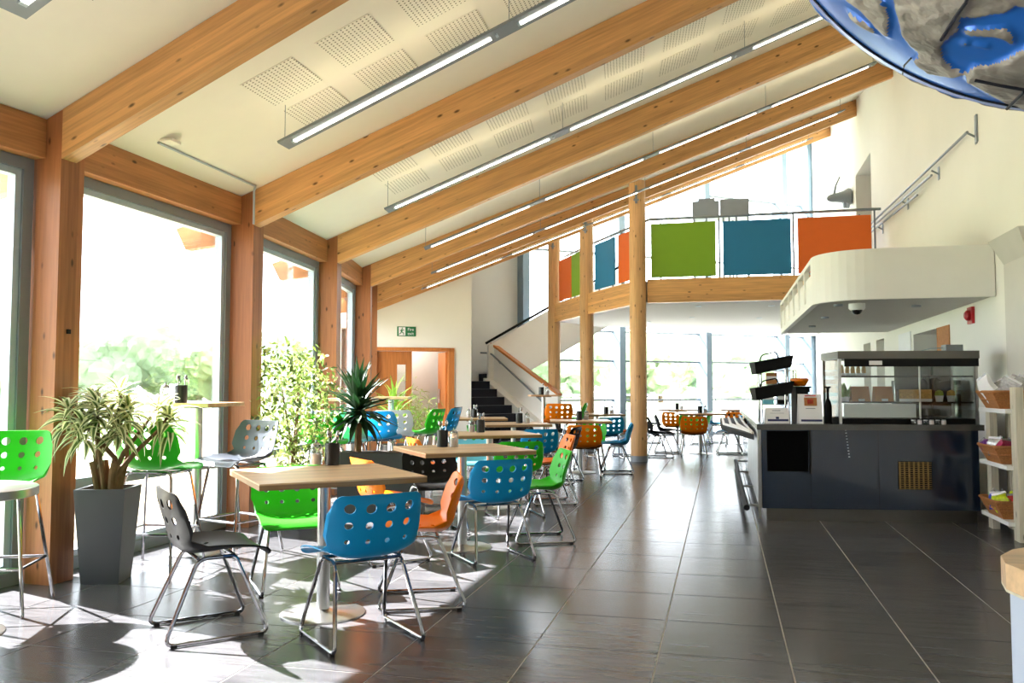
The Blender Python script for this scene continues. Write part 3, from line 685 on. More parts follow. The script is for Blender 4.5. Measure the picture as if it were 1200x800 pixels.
b = MB(); b.lathe([(.06,0),(.055,.03),(.03,.05)], 16); o = b.build('sounder', M['red'], al, (-.03,0,0)); o.rotation_euler = (0,-PI/2,0)
# haunched pier at the right edge
pr = thing('pier', 'pale plastered pier with a flared head at the right edge', 'pier', (WX, 8.7, 0))
MB().box(-.06, -.002, -.5, .15, 0, 2.42).build('shaft', M['haunch'], pr)
MB().hexa([(-.06,-.5,2.42),(-.002,-.5,2.42),(-.002,.15,2.42),(-.06,.15,2.42),(-.16,-.6,2.655),(-.002,-.6,2.655),(-.002,.26,2.655),(-.16,.26,2.655)]).build('flared_head', M['haunch'], pr)
# ledge along the wall
o = MB().box(-.04, -.002, -4, .6, 2.66, 2.70).build('trim_1', M['white'], None, (WX, 8.7, 0)); tag(o, 'thin white ledge line along the right wall', 'trim', kind='structure')
# sculpture on the far wall
sc_ = thing('wall_sculpture', 'grey animal head sculpture projecting from the upper white wall', 'sculpture', (WX-.01, 18.5, 5.2))
b = MB(); b.lathe([(.02,0),(.16,.01),(.18,.06),(.13,.16),(.10,.28),(.085,.40),(.05,.47),(.01,.49)], 14); o = b.build('head', M['alu'], sc_, smooth=True); o.rotation_euler = (0,-PI/2-.05,0)
MB().tube([(-.34,0,.06),(-.30,.02,.25),(-.22,.02,.42)], .025, 6, r1=.012).build('horn', M['alu'], sc_)
MB().tube([(-.1,0,-.08),(-.11,0,-.24)], .09, 8, r1=.06).build('neck', M['alu'], sc_)
# display model on the gallery
dm = thing('display_model', 'grey architectural model on thin legs standing on the gallery', 'model', (.0, 19.2, GZ1-.02))
MB().box(-.58,.0-.01,-.3,.3,1.85,2.2).build('model_block', M['alu'], dm); MB().box(.01,.62,-.3,.3,1.83,2.22).build('model_block', M['alu'], dm)
for x in (-.55,-.28,.08,.2,.35,.6): MB().tube([(x,-.25,0),(x,-.25,1.84)], .018, 6).build('leg', M['alu'], dm)
for x in (-.55,.6): MB().tube([(x,.25,0),(x,.25,1.84)], .018, 6).build('leg', M['alu'], dm)
MB().box(-.45,-.1,-.2,.2,2.2,2.28).build('model_roof', M['alu'], dm)

# ------------------------------------------------------------------ serving counter
ct = thing('serving_counter', 'navy blue serving counter with steel plinth and dark recess', 'counter', (0,0,0))
body = [(.36,8.56),(2.33,8.85),(2.36,9.55),(1.0,9.5),(1.0,14.5),(.32,14.5)]
MB().prism(body, .12, .865).build('body', M['navy'], ct)
plinth = [(.40,8.60),(2.31,8.89),(2.3,9.5),(.95,9.45),(.95,14.45),(.36,14.45)]
MB().prism(plinth, 0, .12).build('plinth', M['plinth'], ct)
fa = math.atan2(.29, 1.97); fx = lambda t: (.36+1.97*t, 8.56+.29*t)
def front(name, x0, x1, z0, z1, th, m, mats=None):
    c = math.cos(fa); p0 = (x0-.36)/c; p1 = (x1-.36)/c
    return MB().box(p0, p1, -th, .002, z0, z1).build(name, m, ct, (.36, 8.56, 0), fa)
for x0, x1 in ((.36,.80),(.81,1.42),(1.43,2.325)): front('front_panel', x0, x1-.003, .12, .864, .012, M['navy'])
front('recess_screen', .41, .79, .47, .855, .016, M['recess'])
front('recess_trim', .80, .815, .45, .86, .018, M['dark'])
vr = front('vent_grille', 1.60, 1.90, .31, .575, .018, M['dark'])
for i in range(7): front('vent_slat', 1.607+i*.042, 1.607+i*.042+.014, .315, .57, .024, M['gold'])
for i in range(13): front('vent_bar', 1.603, 1.897, .318+i*.02, .318+i*.02+.006, .022, M['gold'])
for i in range(10): front('bead', 1.128+i*.003, 1.14+i*.003, .86-i*.028, .87-i*.028, .02, M['alulight'])
# left side cladding
for i in range(14):
    y0 = 8.62+i*.42
    MB().box(.335, .36, y0, y0+.40, .12, .864).build('side_panel', M['steel'], ct)
MB().box(.325, .352, 8.56, 8.6, .02, .864).build('corner_post', M['steel'], ct)
MB().tube([(.22,8.7,.10),(.2,11.4,.10),(.2,14.3,.10)], .03, 8).build('kick_rail', M['dark'], ct)
for y in (8.9,10.6,12.4,14.2): MB().tube([(.21,y,.1),(.36,y,.1)], .012, 6).build('rail_bracket', M['steel'], ct)
top = [(.32,8.50),(2.37,8.80),(2.40,9.6),(1.05,9.55),(1.05,14.55),(.28,14.55)]
o = MB().prism(top, .866, .92).build('worktop', M['slate']); tag(o, 'dark slate grey worktop along the serving counter', 'worktop')
tr = thing('tray_slide', 'black tray slide with bright steel rails on the customer side of the counter', 'tray slide', (0,0,0))
MB().prism([(.31,9.0),(.10,10.2),(-.02,11.4),(-.04,14.2),(.31,14.2)], .74, .79).build('shelf', M['dark'], tr)
for i in range(4):
    t = .12+i*.26
    MB().tube([(.31-.02*(1-t)-.10*(1-t)*.4, 9.15+ (1-t)*.7, .80), (.31-.33*(1-t), 11.4, .80), (.31-.35*(1-t), 14.2, .80)], .017, 6).build('steel_rail', M['white'], tr)

# chilled display cabinet
CB = (1.10, 8.79); cb = thing('display_cabinet', 'glass fronted chilled display cabinet with grey canopy on the counter', 'display cabinet', (CB[0], CB[1], .921), fa)
cw, cdp, chh = 1.29, .60, .70
MB().box(0, cw, 0.04, cdp, 0, .05).build('base', M['dark'], cb)
MB().box(-.01, cw+.01, -.02, cdp, chh-.075, chh).build('canopy', M['plinth'], cb)
MB().box(.05, cw, -.024, -.018, chh-.15, chh-.075).build('canopy_front', M['dark'], cb)
MB().box(.28, .40, -.03, -.024, chh-.135, chh-.095).build('label_plate', M['paper'], cb)
for x in (0, cw-.025):
    for y in (0., cdp-.03): MB().box(x, x+.025, y, y+.025, .0, chh-.075).build('corner_post', M['steel'], cb)
MB().box(cw*.58, cw*.58+.012, 0., .014, .05, chh-.075).build('door_edge', M['steel'], cb)
MB().box(.03, cw-.03, .004, .010, .05, chh-.08).build('front_pane', M['cabglass'], cb)
MB().box(.0, .006, .03, cdp-.03, .05, chh-.08).build('side_pane', M['cabglass'], cb)
MB().box(cw-.008, cw-.002, .03, cdp-.03, .05, chh-.08).build('side_pane', M['cabglass'], cb)
for z in (.20, .45): 
    MB().box(.03, cw-.03, .05, cdp-.05, z, z+.008).build('glass_shelf', M['cabglass'], cb); MB().box(.03, cw-.03, .035, .05, z-.004, z+.012).build('shelf_edge', M['dark'], cb)
MB().box(cw*.55, cw-.03, cdp-.05, cdp-.03, .06, chh-.09).build('dark_back', M['pglass'], cb)
MB().box(.05, .72, .02, .03, .06, .19).build('price_strip', M['paper'], cb)
ca, sa = math.cos(fa), math.sin(fa)
def incab(u, v, z): return (CB[0]+u*ca-v*sa, CB[1]+u*sa+v*ca, .921+z)
for i, u in enumerate((.24, .46)):
    t = thing('sandwich_box', ('left' if i == 0 else 'right')+' one of two brown card sandwich boxes in the cabinet', 'food box', incab(u, .14, .209), fa+.1, 'cabinet food')
    MB().hexa([(-.09,-.03,0),(.09,-.03,0),(.09,.06,0),(-.09,.06,0),(-.085,.0,.15),(.085,.0,.15),(.085,.04,.15),(-.085,.04,.15)]).build('carton', M['card'], t)
    MB().box(-.03,.03,-.034,-.03,.005,.03).build('sticker', M['paper'], t)
for i, u in enumerate((.66, .76, .86)):
    t = thing('wrapped_sandwich', ('left','middle','right')[i]+' wedge sandwich in clear pack beside the brown boxes', 'sandwich', incab(u, .14, .209), fa-.3, 'cabinet food')
    MB().prism([(-.05,-.04),(.05,-.04),(.05,.06)], 0, .12).build('bread', M['bread'], t); MB().box(-.05,.05,-.044,-.04,.0,.03).build('label_band', M['paper'], t)
for i, u in enumerate((.98, 1.09)):
    t = thing('salad_pot', ('green topped','creamy')[i]+' salad pot standing right of the sandwiches in the cabinet', 'salad', incab(u, .13, .209), 0, 'cabinet food')
    MB().lathe([(.03,0),(.04,.06)], 12).build('pot', M['paper'], t); MB().lathe([(.04,.061),(.035,.1),(.01,.115)], 10).build('filling', M['lfresh'] if i == 0 else M['bread'], t)
for i in range(5):
    t = thing('pastry', ('leftmost','second','third','fourth','fifth')[i]+' upright pastry on the top cabinet shelf', 'pastry', incab(.07+i*.052, .14, .459), fa, 'pastries on the top shelf')
    MB().box(-.02,.02,-.03,.05,0,.03).build('wrapper', M['paper'], t); MB().lathe([(.02,.031),(.022,.06),(.015,.1),(.005,.11)], 10).build('crust', M['bread'], t, smooth=True)
sp = thing('salad_leaves', 'bunch of green salad leaves at the left end of the cabinet', 'salad', incab(.10, .15, .209), 0)
random.seed(3); b = MB()
for i in range(26):
    a = random.uniform(0,6.28); l = random.uniform(.05,.2); q = Vector((math.cos(a)*.04, math.sin(a)*.04, l)); n = Vector((-math.sin(a)*.025, math.cos(a)*.025, 0))
    b.add([(0,0,0.01), q*.6+n, q+Vector((math.cos(a)*.02,math.sin(a)*.02,0)), q*.6-n], [(0,1,2,3)])
o = b.build('leaves', M['lfresh'], sp); o['kind'] = 'stuff'; MB().lathe([(.035,0),(.045,.05)], 12).build('bowl', M['paper'], sp)

# things on the counter
for i in range(6):
    u = .66+i*.055; t = thing('preserve_jar', ('first','second','third','fourth','fifth','sixth')[i]+' small glass preserve jar in the row before the cabinet', 'jar', incab(u, -.075, .0), 0, 'preserve jars on the counter')
    MB().lathe([(.020,0),(.022,.004),(.022,.032)], 12).build('jar_body', M['sugar'] if i % 2 else M['jar'], t, smooth=True); MB().lathe([(.021,.033),(.021,.042)], 12).build('jar_lid', M['steel'], t)
def sign_stand(x, y, w, h, rz, label, pic):
    t = thing('menu_stand', label, 'menu stand', (x, y, .921), rz)
    b = MB(); b.hexa([(-w/2,0,0),(w/2,0,0),(w/2,.012,0),(-w/2,.012,0),(-w/2,.05,h),(w/2,.05,h),(w/2,.06,h),(-w/2,.06,h)]); b.build('sheet', M['paper'], t)
    b = MB(); b.hexa([(-w/2,.10,0),(w/2,.10,0),(w/2,.108,0),(-w/2,.108,0),(-w/2,.05,h*.97),(w/2,.05,h*.97),(w/2,.058,h*.97),(-w/2,.058,h*.97)]); b.build('stand_back', M['paper'], t)
    def pr(name, x0, x1, z0, z1, m):
        k = .05/h; e = .002
        MB().hexa([(x0,z0*k-e,z0),(x1,z0*k-e,z0),(x1,z0*k+.004,z0),(x0,z0*k+.004,z0),(x0,z1*k-e,z1),(x1,z1*k-e,z1),(x1,z1*k+.004,z1),(x0,z1*k+.004,z1)]).build(name, m, t)
    pr('printed_band', -w*.42, w*.46, .02, .04, M['navyink'])
    if pic:
        pr('printed_picture', -w*.25, w*.28, h*.60, h*.88, M['card']); pr('printed_picture_center', -w*.12, w*.14, h*.66, h*.82, M['wrapred'])
        pr('printed_heading', -w*.22, w*.25, h*.92, h*.955, M['wrapred'])
        pr('printed_logo', -w*.2, w*.2, h*.50, h*.52, M['ink'])
    else:
        pr('printed_heading', -w*.2, w*.15, h*.80, h*.83, M['navyink']); pr('printed_text', -w*.3, w*.3, h*.64, h*.66, M['ink']); pr('printed_logo', -.015, .015, h*.28, h*.42, M['navyink'])
sign_stand(.525, 8.72, .225, .15, fa, 'low white menu card under the black wire baskets', False)
sign_stand(.835, 8.72, .225, .285, fa, 'tall white menu card with a small picture beside the cabinet', True)
rk = thing('basket_rack', 'two tier chrome rack holding black wire baskets on the counter', 'rack', (.50, 8.97, .921), fa)
for x in (-.12, .14):
    MB().tube([(x,-.06,0),(x,.0,.62)], .008, 6).build('upright', M['chrome'], rk); MB().tube([(x,.12,0),(x,.06,.62)], .008, 6).build('upright', M['chrome'], rk)
for z in (.24, .50):
    b = MB(); b.hexa([(-.19,-.14,z-.02),(.15,-.14,z+.05),(.15,.1,z+.05),(-.19,.1,z-.02),(-.21,-.17,z+.10),(.17,-.17,z+.17),(.17,.12,z+.17),(-.21,.12,z+.10)]); b.build('basket', M['dark'], rk)
    MB().tube(fillet([(-.16,-.17,z+.11),(-.14,-.17,z+.17),(.0,-.17,z+.20),(.02,-.17,z+.14)],.03), .007, 6).build('basket_handle', M['dark'], rk)
o = MB().box(-.06,.06,-.1,.1,0,.36).build('till_back', M['dark'], None, (.755, 9.0, .921), fa); tag(o, 'black till screen standing between the two menu cards', 'till')
oc = thing('orange_tub', 'orange tub resting on top of the black till', 'tub', (.755, 9.0, 1.282), fa)
MB().lathe([(.055,0),(.085,.05),(.09,.055),(.09,.07)], 18).build('tub', M['orange'], oc, smooth=True); MB().lathe([(.085,.071),(.08,.08)], 18).build('lid', M['porange'], oc)
for i, (x, h) in enumerate(((.84,.36),(.985,.36))):
    t = thing('syrup_bottle', ('first','second')[i]+' black topped syrup bottle behind the tall menu card', 'bottle', (x, 9.02+.1*i if i == 0 else 8.70, .921), 0, 'syrup bottles')
    if i: t.location = (1.02, 8.99, .921)
    MB().lathe([(.035,0),(.036,.16),(.028,.2),(.012,.24),(.012,.30)], 14).build('bottle_body', M['jar'] if i == 0 else M['dark'], t, smooth=True)
    MB().lathe([(.014,.301),(.014,h-.02),(.03,h-.015),(.03,h)], 12).build('pump', M['dark'], t, smooth=True)
# rack of drinks and sundries farther along the counter
wr = thing('wire_rack', 'chrome wire rack with trays behind the basket stand', 'rack', (.62, 10.4, .921))
for x in (-.2,.2):
    for y in (-.2,.2): MB().tube([(x,y,0),(x,y,.55)], .006, 6).build('upright', M['chrome'], wr)
for z in (.15,.38,.54): MB().box(-.2,.2,-.2,.2,z,z+.008).build('tray', M['steel'], wr)
for i, (x, z, m, lab) in enumerate(((-.1,.16,'paleblue','pale blue carton on the middle tray of the wire rack'),(.06,.16,'dark','black carton on the middle tray of the wire rack'),(-.06,.39,'card','brown loaf tray on the upper tray of the wire rack'))):
    t = thing('carton', lab, 'carton', (.62+x, 10.35, .921+z), 0, 'cartons in the wire rack'); MB().box(-.06,.06,-.06,.06,0,.13).build('carton_body', M[m], t); MB().box(-.06,.06,-.064,-.06,.05,.09).build('label_band', M['paper'], t)
cm = thing('coffee_machine', 'dark coffee machine on the back run of the counter', 'coffee machine', (2.25, 10.6, 0))
MB().box(-.35,.35,-.4,.4,0,.9).build('cupboard', M['navy'], cm); MB().box(-.3,.3,-.3,.3,.9,1.35).build('machine_body', M['dark'], cm); MB().box(-.31,.31,-.32,-.28,1.2,1.3).build('machine_panel', M['steel'], cm)
for x in (-.12,.12): MB().tube([(x,-.32,1.18),(x,-.36,1.12)], .02, 8).build('spout', M['chrome'], cm)
# wall pictures behind the counter
def poster(y0, y1, z0, z1, m, label, m2=None):
    t = thing('poster', label, 'poster', (WX-.002, y0, z0)); MB().box(-.012, 0, 0, y1-y0, 0, z1-z0).build('board', m, t)
    if m2: MB().box(-.014, -.012, .03, y1-y0-.03, .06, .075).build('printed_line', m2, t)
poster(13.25, 14.1, 1.72, 2.08, M['paper'], 'white notice above the cabinet canopy with a blue line', M['navyink'])
poster(11.1, 11.7, 1.55, 2.02, M['card'], 'dark amber picture on the wall above the cabinet')
o = thing('router_box', 'small grey box with a cable standing on the cabinet canopy', 'box', incab(1.18, .3, .701), fa); MB().box(-.08,.08,-.06,.06,0,.07).build('box_body', M['alu'], o); MB().tube([(-.08,0,.04),(-.2,.02,.035),(-.3,.0,.01)], .005, 5).build('cable', M['alulight'], o)

# ------------------------------------------------------------------ pine snack shelf at the right
sh = thing('snack_shelf', 'pale pine shelf stand with wicker baskets at the right end of the counter', 'shelf', (2.39, 8.2, 0))
SX0, SX1, SY0, SY1 = -.08, .20, -.36, .48
MB().box(-.04,.02,SY1-.12,SY1,0,1.049).build('upright', M['pine'], sh); MB().box(-.04,.02,SY0,SY0+.14,0,1.27).build('upright', M['pine'], sh)
MB().box(.12,.18,SY1-.12,SY1,0,1.049).build('upright', M['pine'], sh); MB().box(.12,.18,SY0,SY0+.14,0,1.27).build('upright', M['pine'], sh)
lev = (.115, .58, 1.05)
for z in lev: MB().box(-.09, .19, SY0+.1, SY1+.03, z, z+.035).build('shelf_board', M['white'], sh)
names = ('lowest','middle','top')
for li, z in enumerate(lev):
    bk = thing('wicker_basket', names[li]+' wicker snack basket on the pine shelf stand', 'basket', (2.39, 8.27, z+.036), 0, 'wicker baskets')
    b = MB(); o0 = [(-.08,-.16),(.15,-.16),(.15,.24),(-.08,.24)]; o1 = [(-.15,-.2),(.19,-.2),(.19,.29),(-.15,.29)]; i0 = [(-.07,-.15),(.14,-.15),(.14,.23),(-.07,.23)]; i1 = [(-.135,-.185),(.175,-.185),(.175,.275),(-.135,.275)]
    hh = .145
    vs_ = [(x,y,0) for x,y in o0]+[(x,y,hh) for x,y in o1]+[(x,y,hh) for x,y in i1]+[(x,y,.012) for x,y in i0]
    fs_ = [(3,2,1,0),(12,13,14,15)]
    for a_, b_ in ((0,4),(4,8),(8,12)):
        for i in range(4): fs_.append((a_+i, a_+(i+1)%4, b_+(i+1)%4, b_+i))
    b.add(vs_, fs_); bb_ = b.build('basket_body', M['wicker'], bk)
    rim = [(x,y,hh) for x,y in o1]; MB().tube(fillet(rim, .04, 3, True), .012, 6, True).build('woven_rim', M['wicker'], bb_)
    MB().tube(fillet([(x*.55+o0[i][0]*.45, y*.55+o0[i][1]*.45, hh*.52) for i,(x,y) in enumerate(o1)], .04, 3, True), .008, 6, True).build('woven_band', M['wicker'], bb_)
    pal = (('yellow','wrapred','wrapblue','yellow','silver','wrapgreen'), ('magenta','wrapgreen','silver','magenta','purple','wrapgreen'), ('silver','silver','paper','silver','silver','paper'))[li]
    cn = {'yellow':'lime yellow','wrapred':'red','wrapblue':'blue','silver':'silver','wrapgreen':'green','magenta':'magenta','purple':'purple','paper':'white'}
    random.seed(20+li)
    pos = [(-.06,-.1),(.06,-.07),(-.07,.03),(.06,.07),(-.06,.16),(.07,.19)]
    where = ('front left','front right','middle left','middle right','back left','back right')
    for i, (px, py) in enumerate(pos):
        t = thing('snack_packet', cn[pal[i]]+' snack packet at the %s of the %s wicker basket' % (where[i], names[li]), 'packet', (2.39+px, 8.27+py, z+.036+.085), random.uniform(0,3), 'snack packets')
        b = MB(); n = 8; L_ = .24 if li == 2 else .15; w_ = .07 if li == 2 else .058
        vs_ = []; fs_ = []
        for u in range(n+1):
            f_ = u/n; th = .028*math.sin(PI*f_)**.5+.001; wob = .012*math.sin(9*f_+i)
            vs_ += [(-w_+wob, -th, f_*L_-.03), (w_+wob, -th*.8, f_*L_-.03), (w_+wob*.5, th, f_*L_-.03), (-w_+wob*.5, th*.9, f_*L_-.03)]
        for u in range(n):
            for q in range(4): fs_.append((u*4+q, u*4+(q+1)%4, u*4+4+(q+1)%4, u*4+4+q))
        fs_ += [(3,2,1,0), (n*4, n*4+1, n*4+2, n*4+3)]; b.add(vs_, fs_)
        o = b.build('packet_body', M[pal[i]], t, smooth=True); o.rotation_euler = (random.uniform(-.7,.7), random.uniform(-.6,.6), 0)
        o2 = MB().box(-w_, w_, -.002, .002, L_-.03, L_-.012).build('crimped_seal', M['silver'] if pal[i] != 'silver' else M['paper'], t); o2.rotation_euler = o.rotation_euler

# reception desk end, bottom right
dk = thing('reception_desk', 'rounded desk end with pale wooden top at the bottom right corner', 'desk', (1.035, 1.7, 0))
n = 28; pts = [(.55*math.cos(2*PI*i/n), .34*math.sin(2*PI*i/n)) for i in range(n)]
b = MB(); b.prism(pts, .905, .95); b.build('desk_top', M['tabletop'], dk)
b = MB(); b.prism([(x*1.0, y*1.0) for x,y in pts], .90, .9045); b.build('top_lipping', M['pine'], dk)
b = MB(); b.prism([(x*.975, y*.975) for x,y in pts], .0, .899); b.build('desk_side', M['desk'], dk, smooth=True)

# ------------------------------------------------------------------ globe
GC = Vector((1.25, 2.77, CAM_H+2.03)); GR = 1.215
gw = Vector((-.34,-.76,-.56)).normalized(); g1 = Vector((0,0,1)).cross(gw).normalized(); g2 = gw.cross(g1)
PL1 = [(-0.74,-0.451),(-0.731,-0.472),(-0.701,-0.491),(-0.683,-0.528),(-0.677,-0.559),(-0.656,-0.603),(-0.622,-0.553),(-0.597,-0.485),(-0.612,-0.445),(-0.658,-0.425)]
PL1b = [(-0.768,-0.508),(-0.737,-0.523),(-0.71,-0.548),(-0.694,-0.562),(-0.698,-0.597),(-0.717,-0.585),(-0.76,-0.557)]
PL2 = [(-0.564,-0.445),(-0.574,-0.499),(-0.585,-0.574),(-0.589,-0.624),(-0.567,-0.662),(-0.612,-0.706),(-0.594,-0.776),(-0.557,-0.784),(-0.507,-0.776),(-0.455,-0.75),(-0.477,-0.792),(-0.456,-0.848),(-0.426,-0.931),(-0.37,-1.019),(-0.313,-1.09),(0.1,-1.0),(0.5,-0.5),(0.3,0.1),(-0.2,.1),(-0.485,-0.364)]
PS1 = [(-0.403,-0.522),(-0.356,-0.525),(-0.303,-0.52),(-0.276,-0.498),(-0.251,-0.521),(-0.201,-0.529),(-0.222,-0.655),(-0.274,-0.638),(-0.323,-0.671),(-0.37,-0.703),(-0.424,-0.707),(-0.447,-0.744),(-0.473,-0.735),(-0.494,-0.712),(-0.501,-0.669),(-0.49,-0.625),(-0.454,-0.589),(-0.419,-0.562),(-0.41,-0.532)]
PIT = [(-0.408,-0.559),(-0.367,-0.566),(-0.307,-0.567),(-0.298,-0.606),(-0.308,-0.63),(-0.319,-0.607),(-0.354,-0.592),(-0.401,-0.584)]
PI2 = [(-0.427,-0.611),(-0.408,-0.608),(-0.41,-0.621),(-0.428,-0.623)]; PI3 = [(-0.401,-0.618),(-0.363,-0.624),(-0.361,-0.634),(-0.399,-0.627)]
def pip(p, poly):
    x, y = p; c = False; n = len(poly); j = n-1
    for i in range(n):
        xi, yi = poly[i]; xj, yj = poly[j]
        if (yi > y) != (yj > y) and x < (xj-xi)*(y-yi)/(yj-yi)+xi: c = not c
        j = i
    return c
def is_land(d):
    th = math.acos(max(-1, min(1, d.dot(gw)))); az = math.atan2(d.dot(g2), d.dot(g1)); p = (th*math.cos(az), th*math.sin(az))
    jx = .006*noise.noise(d*26), .006*noise.noise(d*26+Vector((9,4,2))); p = (p[0]+jx[0], p[1]+jx[1])
    if th > 1.35 or p[1] > .05: return noise.noise(d*2.1+Vector((3,1,7)))+.4*noise.noise(d*5) > .12
    if pip(p, PL1) or pip(p, PL1b): return True
    if pip(p, PL2): return (not pip(p, PS1)) or pip(p, PIT) or pip(p, PI2) or pip(p, PI3)
    return p[0] > .35 and noise.noise(d*2.1+Vector((3,1,7))) > .1
import numpy as np
NU, NV = 900, 480; gb = MB()
gm = Matrix((g1, g2, gw)).transposed()       # pole of the grid points to the visible side
dirs = []; fl_ = np.zeros((NV+1, NU)); rg = np.zeros((NV+1, NU))
for v in range(NV+1):
    th = PI*v/NV; st_, ct_ = math.sin(th), math.cos(th)
    for u in range(NU):
        az = 2*PI*u/NU; d = gm @ Vector((st_*math.cos(az), st_*math.sin(az), ct_)); dirs.append(d)
        if is_land(d): fl_[v, u] = 1.; rg[v, u] = .010*noise.noise(d*12)+.005*noise.noise(d*36)
sm = fl_.copy()
for _ in range(3):
    up = np.vstack([sm[:1], sm[:-1]]); dw = np.vstack([sm[1:], sm[-1:]])
    sm = (sm*2+np.roll(sm, 1, 1)+np.roll(sm, -1, 1)+up+dw)/6
hh_ = GR-.024+.014*sm+rg*sm
gb.v = [tuple(d*h_) for d, h_ in zip(dirs, hh_.ravel().tolist())]
fm = (sm[:-1]+sm[1:]+np.roll(sm, -1, 1)[:-1]+np.roll(sm, -1, 1)[1:])/4 > .5
for v in range(NV):
    for u in range(NU):
        u2 = (u+1) % NU; gb.f.append((v*NU+u, v*NU+u2, (v+1)*NU+u2, (v+1)*NU+u)); gb.m.append(int(fm[v, u]))
gl = thing('globe', 'huge hanging metal globe with blue seas and grey relief land at top right', 'globe', GC)
o = gb.build('globe_shell', [M['sea'], M['land']], gl, smooth=False); smooth_mesh(o.data, 50)
def sph(p, h_): 
    th = math.hypot(*p); az = math.atan2(p[1], p[0]); return (gm @ Vector((math.sin(th)*math.cos(az), math.sin(th)*math.sin(az), math.cos(th))))*h_
for seam in ([(-0.46,-0.575),(-0.40,-0.50),(-0.367,-0.463),(-.3,-.36)], [(-0.427,-0.751),(-0.366,-0.778),(-0.311,-0.802),(-.22,-.83)], [(-0.40,-0.95),(-0.314,-0.813)]):
    MB().tube([sph(p, GR+.002) for p in seam], .005, 6).build('weld_seam', M['glamp'], gl)
ring = []
for i in range(80):
    az = 2*PI*i/80; ring.append(tuple(gm @ Vector((math.sin(1.08)*math.cos(az)*(GR-.02), math.sin(1.08)*math.sin(az)*(GR-.02), math.cos(1.08)*(GR-.02)))))
MB().tube(ring, .004, 6, True).build('rim_seam', M['glamp'], gl)
MB().tube([sph((-0.77,-0.88), GR-.023), sph((-0.682,-0.762), GR-.023), sph((-0.62,-0.70), GR-.023)], .003, 6).build('riveted_seam', M['glamp'], gl)
for i in range(4):
    a = i*PI/2+.4; MB().tube([(.5*math.cos(a), .5*math.sin(a), GR*.9), (.5*math.cos(a), .5*math.sin(a), zroof(math.hypot(GC.x+.5*math.cos(a)-CX, GC.y+.5*math.sin(a)-CY))-GC.z-.03)], .008, 6).build('suspension_cable', M['steel'], gl)

